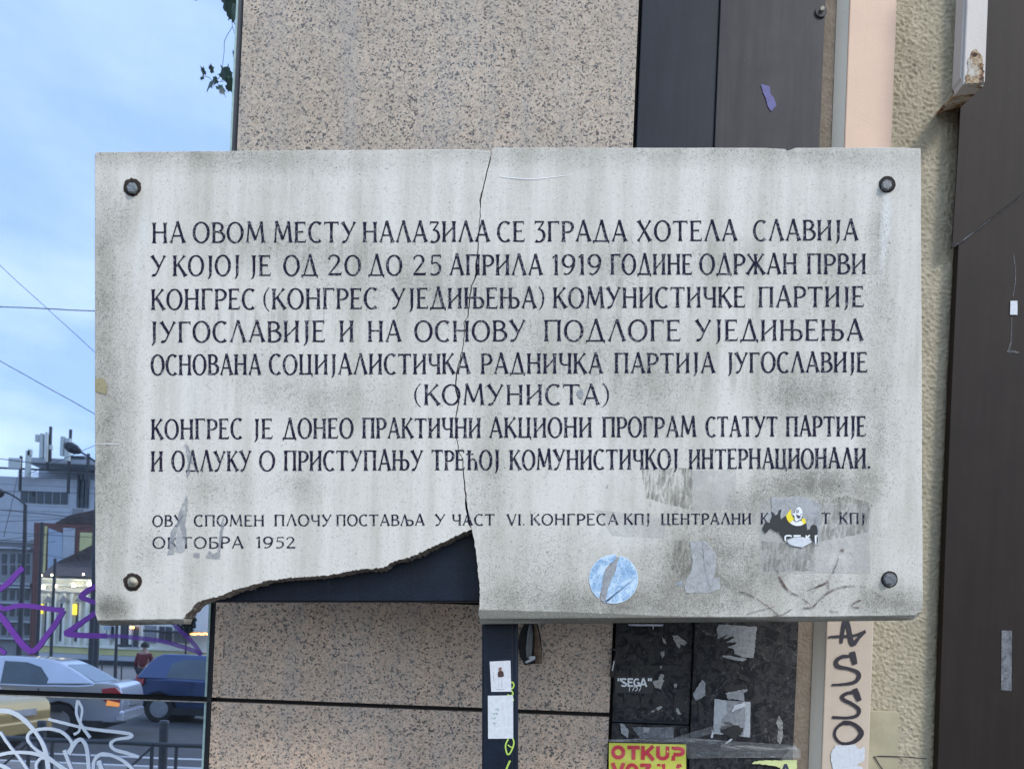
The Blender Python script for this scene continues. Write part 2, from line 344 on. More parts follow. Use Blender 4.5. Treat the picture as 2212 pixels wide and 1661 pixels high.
MAT['film_fibre'] = m_worn('scraped_glue_fibre', (.27, .26, .22), .44, .66, 60, .4, stretch=(1.8, 1, .45), bump=.001)
MAT['film_light'] = m_worn('glue_ghost', (.66, .655, .63), .30, .70, 25, .35)
MAT['film_tape'] = m_worn('tape_residue', (.38, .40, .44), .30, .62, 55, .5, bump=.001)
MAT['film_tan'] = m_worn('tan_tape', (.40, .36, .22), .20, .48, 40, .9)
MAT['blue_sticker'] = simple('pale_blue_sticker', (.52, .66, .80), .6, 0, .08, 40)
MAT['blue_worn'] = m_worn('blue_print_worn', (.36, .58, .82), .44, .64, 45, .5)
MAT['brown_marker'] = m_worn('worn_brown_paint', (.075, .03, .025), .38, .62, 60, .8)
def m_spray(name, c, a):
    m = M(name, .5, 0, .3); m.color(c); m.link(m.ramp(m.noise(26, 5, .7), (.25, a - .12), (.6, a)), m.b.inputs['Alpha']); return m.m
MAT['purple'] = m_spray('purple_spray', (.16, .045, .33), .96)
MAT['purple_thin'] = m_spray('purple_spray_thin', (.16, .06, .36), .62)
MAT['white_marker'] = m_spray('white_marker', (.62, .67, .74), .93)
def m_tape():
    m = M('clear_tape', .18, 0, .6); m.color((.5, .5, .5)); st = m.ramp(m.noise(1, 5, .7, .8, m.map((9, 1, 90))), (.52, .10), (.68, .55)); m.link(st, m.b.inputs['Alpha'])
    m.bump(m.noise(1, 4, vec=m.map((14, 1, 60))), .004); return m.m
MAT['tape'] = m_tape()

# ------------------------------------------------------------------ drawing strokes
def crom(pts, k=6):
    if len(pts) < 3: return pts
    out = []; n = len(pts)
    for i in range(n - 1):
        p0, p1, p2, p3 = pts[max(i - 1, 0)], pts[i], pts[i + 1], pts[min(i + 2, n - 1)]
        for j in range(k):
            t = j / k
            out.append(tuple(.5 * (2 * b + (c - a) * t + (2 * a - 5 * b + 4 * c - d) * t * t + (3 * b - a - 3 * c + d) * t ** 3) for a, b, c, d in zip(p0, p1, p2, p3)))
    out.append(pts[-1]); return out
class Ink:
    """collects flat strokes in picture units on one plane; every stroke a hair nearer than the last"""
    def __init__(s, d, step=2.5e-5, fn=P, jit=0.0): s.g = G(); s.d = d; s.k = 0; s.step = step; s.fn = fn; s.jit = jit
    def ribbon(s, pts, width=None, smooth=False, taper=False):
        """pts: (x,y) or (x,y,w) where w is full width"""
        q = [(p[0], p[1], p[2] if len(p) > 2 else width) for p in pts]
        if smooth: q = crom(q)
        vs = []; n = len(q)
        for i, (x, y, w_) in enumerate(q):
            a = q[max(i - 1, 0)]; b = q[min(i + 1, n - 1)]
            dx, dy = b[0] - a[0], b[1] - a[1]; L = math.hypot(dx, dy) or 1
            nx, ny = -dy / L, dx / L
            if 0 < i < n - 1:    # miter
                ax, ay = x - a[0], y - a[1]; bx, by = b[0] - x, b[1] - y
                la = math.hypot(ax, ay) or 1; lb = math.hypot(bx, by) or 1
                c_ = (ax * bx + ay * by) / (la * lb); w_ = w_ * min(1.5, 1 / max(.35, math.sqrt(max(.01, (1 + c_) / 2))))
            j = s.jit
            dd = s.d - s.k * s.step - i * s.step * .05
            vs.append(s.fn(x + nx * w_ / 2 + random.uniform(-j, j), y + ny * w_ / 2 + random.uniform(-j, j), dd))
            vs.append(s.fn(x - nx * w_ / 2 + random.uniform(-j, j), y - ny * w_ / 2 + random.uniform(-j, j), dd))
        s.g.add(vs, [(2 * i, 2 * i + 1, 2 * i + 3, 2 * i + 2) for i in range(n - 1)]); s.k += 1
    def poly(s, pts):
        s.g.add([s.fn(x, y, s.d - s.k * s.step) for x, y in pts], [tuple(range(len(pts)))]); s.k += 1
    def disc(s, x, y, r, n=14, ry=None):
        s.poly([(x + r * math.cos(6.2832 * i / n), y + (ry or r) * math.sin(6.2832 * i / n)) for i in range(n)])

# carved serif alphabet: S straight, B bar, A arc, W bowl, L free line.  units: cap height 1
T, N = .128, .070
def GL():
    g = {}
    st = lambda x, w_=T: ('S', x, 0, x, 1, w_, 'b')
    g['А'] = (.80, [('S', .10, 0, .41, 1.05, N, '0'), ('S', .71, 0, .40, 1.05, T, '0'), ('B', .21, .34, .61, .34, 0)])
    g['Л'] = (.80, [('S', .10, 0, .41, 1.05, N, '0'), ('S', .71, 0, .40, 1.05, T, '0')])
    g['Д'] = (.84, [('S', .15, .03, .44, 1.05, N, 'n'), ('S', .70, .03, .43, 1.05, T, 'n'), ('B', .04, .02, .80, .02, 0), ('L', [(.07, .05, .10), (.05, -.10, .03)]), ('L', [(.77, .05, .10), (.79, -.10, .03)])])
    g['Б'] = (.66, [st(.14), ('B', .14, .97, .56, .97, 2), ('W', .14, .56, .03, .60, .32)])
    g['В'] = (.68, [st(.14), ('W', .14, .97, .54, .54, .30), ('W', .14, .54, .03, .62, .32)])
    g['Г'] = (.62, [st(.14), ('B', .14, .97, .58, .97, 2)])
    g['Е'] = (.64, [st(.14), ('B', .14, .97, .56, .97, 2), ('B', .14, .52, .46, .52, 3), ('B', .14, .03, .59, .03, 4)])
    g['Ж'] = (1.0, [('S', .5, 0, .5, 1, T, 'b'), ('S', .10, 1, .48, .48, N, '0'), ('S', .06, 0, .44, .56, T, '0'), ('S', .90, 1, .52, .48, N, '0'), ('S', .95, 0, .56, .56, T, '0')])
    g['З'] = (.60, [('B', .08, .96, .50, .96, 5), ('S', .50, .97, .24, .56, N, 'n'), ('A', .26, .29, .26, .30, 100, -125, 1)])
    g['И'] = (.78, [st(.14), st(.64), ('S', .14, .24, .64, .76, N, 'n')])
    g['К'] = (.74, [st(.14), ('S', .63, 1, .17, .44, N, '0'), ('S', .68, 0, .29, .60, T, '0')])
    g['М'] = (.98, [('S', .12, 0, .20, 1.02, N * 1.1, '0'), ('S', .18, 1.05, .50, .14, T, 'n'), ('S', .50, .14, .79, 1.05, N, 'n'), ('S', .87, 0, .78, 1.03, T, '0')])
    g['Н'] = (.80, [st(.14), st(.66), ('B', .14, .53, .66, .53, 0)])
    g['О'] = (.84, [('A', .42, .5, .34, .49, 0, 360, 0)])
    g['П'] = (.80, [st(.14), st(.66), ('B', .06, .97, .74, .97, 0)])
    g['Р'] = (.64, [st(.14), ('W', .14, .97, .46, .58, .30)])
    g['С'] = (.72, [('A', .42, .5, .33, .49, 52, 308, 2)])
    g['Т'] = (.78, [st(.39), ('B', .05, .96, .73, .96, 6)])
    g['У'] = (.78, [('S', .10, 1, .44, .42, T, '0'), ('S', .70, 1, .40, .34, N, '0'), ('L', [(.42, .38, .065), (.36, .22, .07), (.28, .08, .08), (.17, .03, .12), (.11, .06, .11)])])
    g['Х'] = (.80, [('S', .12, 1, .68, 0, T, 'b'), ('S', .68, 1, .10, 0, N, 'b')])
    g['Ц'] = (.80, [st(.14), st(.60), ('B', .14, .03, .74, .03, 0), ('L', [(.72, .06, .07), (.735, -.12, .05)])])
    g['Ч'] = (.72, [st(.60), ('S', .14, .64, .14, 1, T, '1'), ('L', [(.14, .68, T), (.16, .54, .10), (.26, .44, .07), (.40, .43, N), (.60, .46, N)])])
    g['Ј'] = (.42, [('S', .26, .30, .26, 1, T, '1'), ('L', [(.26, .32, T), (.26, .10, .11), (.22, -.05, .075), (.14, -.15, .04)])])
    g['Њ'] = (1.06, [st(.14), st(.58), ('B', .14, .52, .60, .52, 0), ('W', .58, .52, .03, .98, .76)])
    g['Љ'] = (1.04, [('S', .08, 0, .36, 1.05, N, '0'), ('S', .58, 0, .35, 1.05, T, '0'), ('W', .46, .50, .03, .97, .74)])
    g['Ћ'] = (.80, [st(.22), ('B', .04, .80, .48, .80, 0), ('L', [(.24, .44, N), (.38, .54, N), (.54, .53, .08), (.64, .40, .11), (.65, .28, T)]), ('S', .65, 0, .65, .30, T, '0')])
    g['('] = (.40, [('L', [(.34, 1.06, .035), (.20, .86, .055), (.12, .62, .085), (.12, .34, .085), (.20, .08, .055), (.34, -.10, .035)])])
    g[')'] = (.40, [('L', [(.06, 1.06, .035), (.20, .86, .055), (.28, .62, .085), (.28, .34, .085), (.20, .08, .055), (.06, -.10, .035)])])
    g['.'] = (.26, [('D', .13, .06, .065)])
    g['0'] = (.74, [('A', .37, .5, .29, .49, 0, 360, 0)])
    g['1'] = (.40, [('S', .22, 0, .22, 1, T, '0'), ('S', .06, .84, .22, 1.0, N, 'n')])
    g['2'] = (.66, [('L', [(.10, .78, .11), (.13, .90, .07), (.28, .98, .062), (.44, .92, .09), (.50, .76, .12), (.44, .58, .10), (.28, .34, .075), (.08, .05, .065)]), ('B', .07, .05, .60, .05, 4), ('L', [(.10, .06, .10), (.58, .06, .11)])])
    g['5'] = (.64, [('B', .20, .96, .56, .96, 2), ('S', .20, .97, .17, .56, N, 'n'), ('L', [(.17, .56, .06), (.34, .62, .065), (.50, .50, .10), (.54, .32, .12), (.46, .12, .10), (.28, .02, .065), (.12, .08, .10)])])
    g['9'] = (.68, [('A', .33, .69, .25, .30, 0, 360, 0), ('L', [(.58, .70, .11), (.56, .45, .11), (.44, .18, .09), (.26, .03, .065), (.12, .08, .09)])])
    g['V'] = (.78, [('S', .10, 1, .42, -.02, T, '0'), ('S', .70, 1, .41, -.02, N, '0')])
    g['I'] = (.28, [st(.14)])
    return g
GLY = GL()
def draw_glyph(ink, ch, x0, y0, sx, h, slope):
    hw = h * (1.32 if h < 30 else 1.07)      # stroke weight scale
    t = lambda x, y: (x0 + x * sx, y0 - y * h + slope * x * sx)
    for q in GLY[ch][1]:
        k = q[0]
        if k == 'S':
            a = t(q[1], q[2]); b = t(q[3], q[4]); w_ = q[5] * hw; fl = q[6]; L = math.hypot(b[0] - a[0], b[1] - a[1]); out = []
            for u in (0, .02, .05, .09, .15, .25, .5, .75, .85, .91, .95, .98, 1):
                e0 = math.exp(-u * L / (.055 * h)) if fl in 'b0' else 0; e1 = math.exp(-(1 - u) * L / (.055 * h)) if fl in 'b1' else 0
                out.append((a[0] + (b[0] - a[0]) * u, a[1] + (b[1] - a[1]) * u, w_ * (.96 if .2 < u < .8 else 1) + (e0 + e1) * .105 * h))
            ink.ribbon(out)
        elif k == 'B':
            a = t(q[1], q[2]); b = t(q[3], q[4]); ink.ribbon([(*a, N * hw), (*b, N * hw)])
            f = q[5]; up = h * .10
            if f in (2, 6): ink.poly([(b[0] - .07 * h, b[1] - N * h * .4), (b[0] + .01 * h, b[1] - N * h * .75), (b[0] + .015 * h, b[1] + up * 1.35), (b[0] - .02 * h, b[1] + up * 1.1)])
            if f in (5, 6): ink.poly([(a[0] + .07 * h, a[1] - N * h * .4), (a[0] - .01 * h, a[1] - N * h * .75), (a[0] - .015 * h, a[1] + up * 1.35), (a[0] + .02 * h, a[1] + up * 1.1)])
            if f == 3: ink.poly([(b[0] - .06 * h, b[1]), (b[0], b[1] - .075 * h), (b[0] + .01 * h, b[1] + .075 * h)])
            if f == 4: ink.poly([(b[0] - .07 * h, b[1] + N * h * .4), (b[0], b[1] + N * h * .6), (b[0] + .03 * h, b[1] - up * 1.4), (b[0] - .015 * h, b[1] - up)])
        elif k == 'A':
            _, cx, cy, rx, ry, a0, a1, mode = q; n = 26; out = []
            for i in range(n + 1):
                a = R(a0 + (a1 - a0) * i / n); wd = N + (T * 1.02 - N) * abs(math.cos(a)) ** 1.5
                if mode == 2 and (i < 3 or i > n - 3): wd += .06 * (1 - min(i, n - i) / 3)
                if mode == 1 and i > n - 4: wd += .05 * (1 - (n - i) / 4)
                p = t(cx + rx * math.cos(a), cy + ry * math.sin(a)); out.append((*p, wd * hw))
            ink.ribbon(out)
        elif k == 'W':
            _, xs_, yt, yb, xr, xm = q; cy = (yt + yb) / 2; ry = (yt - yb) / 2; out = [(*t(xs_, yt), N * hw)]
            for i in range(15):
                a = R(90 - 180 * i / 14); wd = N + (T - N) * max(0, math.cos(a)) ** 1.3
                out.append((*t(xm + (xr - xm) * math.cos(a), cy + ry * math.sin(a)), wd * hw))
            out.append((*t(xs_, yb), N * hw)); ink.ribbon(out)
        elif k == 'L': ink.ribbon([(*t(a, b), c * hw) for a, b, c in q[1]], smooth=len(q[1]) > 2)
        elif k == 'D': p = t(q[1], q[2]); ink.disc(p[0], p[1], q[3] * h, 10)
def draw_word(ink, word, x0, x1, yb, h, slope):
    gap = .045; W = sum(GLY[c][0] for c in word) + gap * (len(word) - 1) - .10
    sx = (x1 - x0) / W; x = x0 - .05 * sx
    for c in word:
        draw_glyph(ink, c, x, yb + slope * (x - x0) + random.uniform(-.3, .3), sx, h * random.uniform(.985, 1.015), slope); x += (GLY[c][0] + gap) * sx

# ================================================================== FACADE
fac = thing('building_facade', P(1000, 1420, YG) * 1.0 - Vector((0, 0, EYE)), 'granite and mirror glass ground floor facade behind the cracked plaque', 'building')
JT = YG + .03
bk = G().box(P(-900, 800, YG).x, P(1395, 800, YG).x, JT, JT + .25, 0.0, 6.0)
mesh('backing_wall', bk, MAT['joint'], fac)
eL = lambda y: 526 - y * (75.7 / 1661); eR = lambda y: 1380 - y * (66 / 1594)    # granite side edges
row = lambda y0, x, k=.0386: y0 + (x - 460) * k
def granite(y0, y1, mat, top=False):
    pts = []
    for (ex, yy) in ((eL, y0), (eR, y0), (eR, y1), (eL, y1)):
        x = ex(yy); y = row(yy, x); x = ex(y); pts.append(P(x, y, YG))
    g = G().prism(pts, JT - YG - .002); return mesh('granite_panel', g, mat, fac, bevel=.0012)
granite(-1500, -640, MAT['granite_up']); granite(-631, 1275, MAT['granite_up']); granite(1284.5, 1506, MAT['granite']); granite(1515, 1735, MAT['granite']); granite(1744, 2300, MAT['granite']); granite(2309, 2900, MAT['granite'])
# black vertical gasket between glass and granite
g = G().prism([P(eL(y) - dx, y, YG + .006) for y, dx in ((-1500, 10.5), (-1500, 1), (2950, 1), (2950, 10.5))], .02); mesh('gasket', g, MAT['rubber'], fac)
def pane(y0, y1):
    xl = -420; pts = []
    for side, yy in ((0, y0), (1, y0), (1, y1), (0, y1)):
        x = eL(yy) - 11 if side else xl; y = yy + (x - 447) * .0345
        if side: x = eL(y) - 11
        pts.append(P(x, y, YG))
    o = mesh('glass_pane', G().prism(pts, .012), MAT['glass'], fac)
    r = [Vector(p) for p in pts]; e_ = G()
    dx = 5 * YG / F; dz = 4.5 * YG / F     # ground pale edge of the pane, right side
    e_.prism([r[1] + Vector((-dx * .7, -.0025, 0)), r[1] + Vector((.0005, -.0025, 0)), r[2] + Vector((.0005, -.0025, 0)), r[2] + Vector((-dx * .7, -.0025, 0))], .002)
    mesh('pane_edge', e_, MAT['glass_edge'], o)
    return o
p_up = pane(-640, 1504); p_lo = pane(1515, 2900)
# light sill line on top of the lower pane
mesh('pane_sill', G().prism([P(-420, 1515 - 867 * .0345, YG - .003), P(446, 1515, YG - .003), P(446, 1517.5, YG - .003), P(-420, 1517.5 - 867 * .0345, YG - .003)], .004), simple('dusty_seal', (.26, .25, .22), .8, 0, .4, 90), p_lo)

zz = lambda z: (z[0] / 4.3707, 1280.6 + z[1] / 4.3707)           # picture notes of the lower left corner
# purple spray on the upper pane
ik = Ink(YG - .0015, 4e-5, jit=.25)
S2 = lambda z: (z[0] / 6.485, 1226.6 + z[1] / 6.485)
for pts, wd in (([(-90, 330), (10, 285), (120, 200), (230, 80), (320, -5)], 10.5), ([(-60, 500), (60, 570), (230, 530), (420, 530), (640, 565), (890, 595)], 9.5),
                ([(890, 590), (780, 770), (640, 960), (530, 1110), (440, 1175)], 10.5), ([(450, 1180), (330, 1090), (170, 890), (60, 740), (-60, 600)], 11.5),
                ([(1500, 190), (1290, 280), (1140, 390), (1240, 450), (1500, 540)], 10), ([(1400, 590), (1200, 720), (1020, 850), (930, 915), (1100, 940), (1486, 950)], 10),
                ([(-60, 1100), (10, 1150), (70, 1200)], 8)):
    ik.ribbon([(*S2(p), wd * random.uniform(1.05, 1.25)) for p in pts], smooth=True)
mesh('graffiti', ik.g, MAT['purple'], p_up, label='purple sprayed angular line on the upper pane')
ik = Ink(YG - .0022, 4e-5, jit=.25)
S3 = lambda z: (222.4 + z[0] / 5.867, 1267.1 + z[1] / 5.867)
ik.ribbon([(*S3(p), 9) for p in [(-20, 628), (200, 625), (450, 650), (640, 670), (820, 705), (1000, 760), (1180, 820), (1240, 862)]], smooth=True)
ik.ribbon([(*S3(p), 9) for p in [(1240, 862), (1160, 740), (1050, 620), (930, 510), (870, 440)]], smooth=True)
mesh('graffiti', ik.g, MAT['purple_thin'], p_up, label='thinner purple sprayed arrow point by the black joint')
# white marker tag on the lower pane
ik = Ink(YG - .0015, 4e-5, jit=.3)
for pts, wd in (([(735, 1010), (720, 1130), (770, 1250), (850, 1365)], 6), ([(735, 1015), (775, 1090), (760, 1210), (745, 1300), (695, 1335)], 5.5), ([(455, 1190), (600, 1225), (760, 1265), (960, 1295), (1215, 1325), (1225, 1360), (1100, 1380), (1045, 1420), (1080, 1475), (1200, 1510), (1310, 1545)], 6.5),
                ([(-40, 1110), (100, 1120), (230, 1200), (360, 1350), (430, 1500), (460, 1700)], 9), ([(0, 1310), (80, 1430), (200, 1580), (290, 1720)], 6.5), ([(-60, 1540), (100, 1505), (300, 1510), (450, 1560), (640, 1680)], 7.5),
                ([(640, 1500), (680, 1430), (640, 1360), (560, 1300), (420, 1280), (290, 1310), (260, 1380), (330, 1470), (470, 1560), (660, 1720)], 6.5),
                ([(605, 1480), (650, 1600), (700, 1720)], 7), ([(650, 1520), (700, 1420), (760, 1380), (810, 1440), (830, 1560), (840, 1720)], 8.5), ([(350, 1700), (340, 1620), (380, 1560), (420, 1560)], 6),
                ([(880, 1700), (890, 1580), (960, 1520), (1080, 1540), (1200, 1610), (1300, 1720)], 7.5), ([(930, 1580), (950, 1640), (980, 1720)], 9), ([(-60, 1600), (60, 1650), (150, 1720)], 8)):
    ik.ribbon([(*zz(p), wd * random.uniform(.85, 1.15)) for p in pts], smooth=True)
mesh('graffiti', ik.g, MAT['white_marker'], p_lo, label='looping white marker tag on the lower pane')

# ================================================================== BLACK STEEL CLADDING
cl = thing('steel_cladding', Vector((P(1555, 900, YG).x, YG, 0)), 'dark steel sheet cladding between the granite and the peach pipe', 'cladding')
eA = lambda y: 1388 - y * (67 / 1594); eB = lambda y: 1556 - y * (67 / 1594); eC = lambda y: 1784 - y * (69 / 1594)
def strip(x0, x1, y0, y1, d, th, mat, name='cladding_strip', sl=.037, **k):
    pts = []
    for ex, yy in ((x0, y0), (x1, y0), (x1, y1), (x0, y1)):
        x = ex(yy); y = yy + (x - 1550) * sl; pts.append(P(ex(y), y, d))
    return mesh(name, G().prism(pts, th), mat, cl, bevel=.0015, **k)
strip(eA, lambda y: eB(y) - 1, -900, 900, YG - .004, .03, MAT['clad_a']); strip(lambda y: eB(y) + 1, eC, -900, 900, YG - .010, .03, MAT['clad_b'])
strip(eA, lambda y: eB(y) - 1.5, 903, 1566, YG - .004, .03, MAT['clad_low']); strip(lambda y: eB(y) + 2, eC, 903, 2900, YG - .010, .03, MAT['clad_low'])
strip(eA, lambda y: eB(y) - 1.5, 1569, 2900, YG - .007, .03, MAT['clad_low'])
strip(eA, lambda y: eB(y) - 5, 1562, 1567, YG - .0095, .004, MAT['clad_a'], 'seam_strip')
# screw and pitted washer near the top
g = G(); c = P(1773, 27, YG - .011)
for r0, h0 in ((.013, 0), ):
    n = 18; vs_ = [c + Vector((r0 * math.cos(6.283 * i / n), 0, r0 * math.sin(6.283 * i / n))) for i in range(n)]; g.prism(vs_, -.003)
mesh('washer', g, MAT['clad_b'], cl, bevel=.001)
g = G(); c = P(1775, 22, YG - .015); g.prism([c + Vector((.005 * math.cos(1.0472 * i), 0, .005 * math.sin(1.0472 * i))) for i in range(6)], -.005)
mesh('bolt', g, MAT['bolt_old'], cl)

# ================================================================== STUCCO WALL
wl = thing('stucco_wall', Vector((P(2000, 900, 1.80).x, 1.80, 0)), 'pale ochre rough stucco wall at the right of the facade', 'wall')
def relief(x0, x1, y0, y1, d, stepx, stepy, amp, sc, mat, seed=0, name='stucco_coat'):
    g = G(); nx = int((x1 - x0) / stepx) + 1; ny = int((y1 - y0) / stepy) + 1; vs_ = []
    for j in range(ny):
        for i in range(nx):
            y = y0 + j * stepy; x = x0 + i * stepx - y * .0415
            p = P(x, y, d); q = Vector((p.x * sc + seed, p.z * sc, seed))
            h = noise.noise(q) * .5 + noise.noise(q * 2.1) * .45 + noise.noise(q * 3.9) * .3
            h2 = max(0, h + .12) ** .8 * 1.2
            vs_.append(p + Vector((0, -amp * h2, 0)))
    g.add(vs_, [(j * nx + i, j * nx + i + 1, (j + 1) * nx + i + 1, (j + 1) * nx + i) for j in range(ny - 1) for i in range(nx - 1)])
    return mesh(name, g, mat, wl, smooth=True)
relief(1870, 2300, -120, 1760, 1.80, 2.4, 2.4, .0054, 140, MAT['stucco'])
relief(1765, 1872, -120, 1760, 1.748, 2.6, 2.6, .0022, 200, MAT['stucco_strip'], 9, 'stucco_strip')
mesh('wall_core', G().box(P(1300, 800, 1.8).x, P(3600, 800, 1.8).x, 1.803, 2.2, 0, 6.2), MAT['patch'], wl)
# smooth repair patch with rounded corner, low on the wall
pp = [(1790, 1536)] + [(1934 + 8 * math.cos(R(a)), 1543 - 8 * math.sin(R(a)) + 0.0) for a in (90, 60, 30, 0)] + [(1940, 1780), (1782, 1780)]
mesh('smooth_patch', G().prism([P(x, y + (x - 1900) * .03, 1.7895) for x, y in pp], .008), MAT['patch'], wl, bevel=.002)
ik = Ink(1.7872); ik.ribbon([(2000, 1638), (1950, 1634), (1900, 1632.5), (1888, 1633), (1900, 1652), (1915, 1672)], 2.3)
mesh('graffiti', ik.g, MAT['marker'], wl, label='thin black scribbled angle on the smooth patch')

# ================================================================== PEACH PIPE
du = thing('square_downpipe', Vector((P(1887, 900, 1.73).x, 1.73, 0)), 'square peach painted drainpipe running up between dark steel and stucco', 'pipe')
dL = lambda y: 1836 - y * (61 / 1640); dR = lambda y: 1938 - y * (61 / 1640)
pts = [P(dL(-900), -900, 1.72), P(dR(-900), -900, 1.72), P(dR(2950), 2950, 1.72), P(dL(2950), 2950, 1.72)]
mid_ = 800
pu = [pts[0], pts[1], P(dR(mid_), mid_, 1.72), P(dL(mid_), mid_, 1.72)]; pw_ = [P(dL(mid_ + 1.2), mid_ + 1.2, 1.7206), P(dR(mid_ + 1.2), mid_ + 1.2, 1.7206), pts[2], pts[3]]
mesh('pipe_section', G().prism(pu, .072), MAT['duct'], du, bevel=.0025); mesh('pipe_section', G().prism(pw_, .072), MAT['duct_low'], du, bevel=.0025)
sp_ = [P(dL(-900), -900, 1.7225), P(dL(2950), 2950, 1.7225), P(dL(2950) - 28, 2950, 1.746), P(dL(-900) - 28, -900, 1.746)]
mesh('pipe_flange', G().add(sp_ + [q_ + Vector((.001, .004, 0)) for q_ in sp_], [(0, 1, 2, 3), (4, 5, 6, 7), (0, 1, 5, 4), (1, 2, 6, 5), (2, 3, 7, 6), (3, 0, 4, 7)]), MAT['duct_side'], du)
ik = Ink(1.72 - .0015, 4e-5, jit=.3)
Sd = lambda z: (1725.4 + z[0] / 5.0925, 1334.5 + z[1] / 5.0925)
for pts_, in (([(520, -20, 9), (500, 60, 8.5), (480, 180, 8), (468, 278, 6)],), ([(525, 0, 9), (550, 110, 10), (580, 260, 11), (610, 280, 10), (660, 220, 7), (735, 145, 5.5)],), ([(325, 215, 4), (380, 205, 5.5), (600, 195, 6), (735, 140, 5)],),
              ([(590, 370, 12), (605, 440, 13), (620, 510, 11)],), ([(560, 420, 7), (480, 425, 8), (415, 470, 9), (430, 530, 9.5), (540, 555, 7), (640, 590, 8), (665, 640, 9), (620, 700, 8), (520, 725, 6.5), (365, 735, 4.5)],),
              ([(615, 775, 12), (640, 840, 13), (670, 910, 10)],), ([(620, 815, 8), (540, 825, 7), (480, 860, 8), (500, 900, 8), (600, 950, 8), (665, 1010, 8), (640, 1070, 7.5), (540, 1095, 6), (370, 1090, 6)],),
              ([(555, 1165, 6), (480, 1160, 7), (410, 1220, 6), (400, 1300, 6), (460, 1370, 6), (560, 1375, 7), (650, 1330, 10), (690, 1260, 11), (640, 1190, 9), (560, 1150, 8), (480, 1145, 7)],)):
    ik.ribbon([(*Sd(p[:2]), p[2]) for p in pts_], smooth=True)
mesh('graffiti', ik.g, MAT['marker'], du, label='black hand lettered ASSO tag running down the pipe')

# ================================================================== BROWN METAL SHEET
br = thing('brown_metal_cover', Vector((P(2130, 900, 1.77).x, 1.77, 0)), 'tall dark brown metal sheet at the right edge of the view', 'metal cover')
S4 = [(2085, -200), (2420, -200), (2420, 258), (2212, 418), (2125, 484), (2056, 537), (2069, 332), (2074, 241)]
mesh('upper_sheet', G().prism([P(x, y, 1.764) for x, y in S4], .004), MAT['brown'], br, bevel=.001)
S5 = [(2085, 120), (2440, 120), (2440, 2900), (1975, 2900), (2025, 1661), (2041.6, 1188), (2056, 830), (2070, 533)]
mesh('lower_sheet', G().prism([P(x, y, 1.770) for x, y in S5], .02), MAT['brown'], br, bevel=.001)
for nm, q, mt in (('sticker_scrap', [(2183, 650), (2198, 650), (2198, 680), (2182, 680)], 'paper'), ('sticker_scrap', [(2164, 1361), (2186, 1362), (2185, 1492), (2163, 1490)], 'film_tape')):
    mesh('paper_scrap', G().prism([P(x, y, 1.768) for x, y in q], .001), MAT[mt], None, label='small pale square sticker on the brown metal sheet' if mt == 'paper' else 'long faint grey tape mark low on the brown metal sheet', cat='sticker')
ik = Ink(1.7685); ik.ribbon([(2190, 660, 6), (2191, 671, 6)]); ik.ribbon([(2190, 552, 1), (2194, 600, 1.6), (2188, 640, 1.2)], smooth=True); ik.ribbon([(2186, 685, 1.2), (2184, 740, 1.4), (2178, 758, 6), (2202, 762, 2)])
mesh('scratch', ik.g, MAT['film_tape'], br)
ik = Ink(1.7630); ik.ribbon([(2060, 534, .8), (2090, 512, 2.6), (2140, 474, .8), (2212, 420, .7)]); mesh('scratch', ik.g, MAT['film_tape'], br)

def rough_line_(pts, amp, step):
    out = []
    for a, b in zip(pts, pts[1:]):
        n = max(1, int(math.hypot(b[0] - a[0], b[1] - a[1]) / step))
        out += [(a[0] + (b[0] - a[0]) * j / n + random.uniform(-amp, amp), a[1] + (b[1] - a[1]) * j / n + random.uniform(-amp, amp)) for j in range(n)]
    return out + [pts[-1]]
# ================================================================== RUSTY BRACKET
rb = thing('rail_bracket', P(2030, 250, 1.79), 'cream painted steel rail end with rusty bracket above the plaque corner', 'bracket')
rp = [(2082, -200, 0), (2138, -200, 0), (2134, 60, 0), (2129, 172, 0), (2128, 182, 0), (2116, 183.5, 0), (2079, 182, 0), (2076, 120, 0)]
rail = mesh('rail', G().prism([P(x, y, 1.60) for x, y in [(2094, -200), (2143, -200), (2131, 110), (2128.5, 178), (2079.6 + 1, 183), (2088, 20)]], .035), MAT['white_metal'], rb, bevel=.0025)
mesh('rail_flange', G().prism([P(x, y, 1.606) for x, y in [(2085, -200), (2094.5, -200), (2088.5, 20), (2081, 182), (2074, 168), (2082, 0)]], .03), MAT['white_metal'], rb, bevel=.001)
mesh('rust_patch', G().prism([P(x, y, 1.5988) for x, y in rough_line_([(2096, 120), (2101, 108), (2110, 107), (2116, 116), (2121, 124), (2125, 142), (2126, 179), (2086, 182), (2086, 160), (2094, 150), (2090, 136), (2096, 120)], 2.0, 4)[:-1]], .001), MAT['rust'], rb)
mesh('bolt_hole', G().prism([P(2106 + 5 * math.cos(.628 * i), 118.5 + 4.5 * math.sin(.628 * i), 1.5982) for i in range(10)], .001), MAT['rust_dark'], rb)
a0 = P(2081, 186, 1.606); a1 = P(2124, 188, 1.606); b0 = P(2020, 252, 1.80); b1 = P(2068, 240, 1.80)
up = Vector((0, 0, .007))
mesh('strut', G().add([a0, a1, b1, b0, a0 + up, a1 + up, b1 + up, b0 + up], [(0, 1, 2, 3), (4, 5, 6, 7), (0, 1, 5, 4), (1, 2, 6, 5), (2, 3, 7, 6), (3, 0, 4, 7)]), MAT['rust'], rb, bevel=.001)

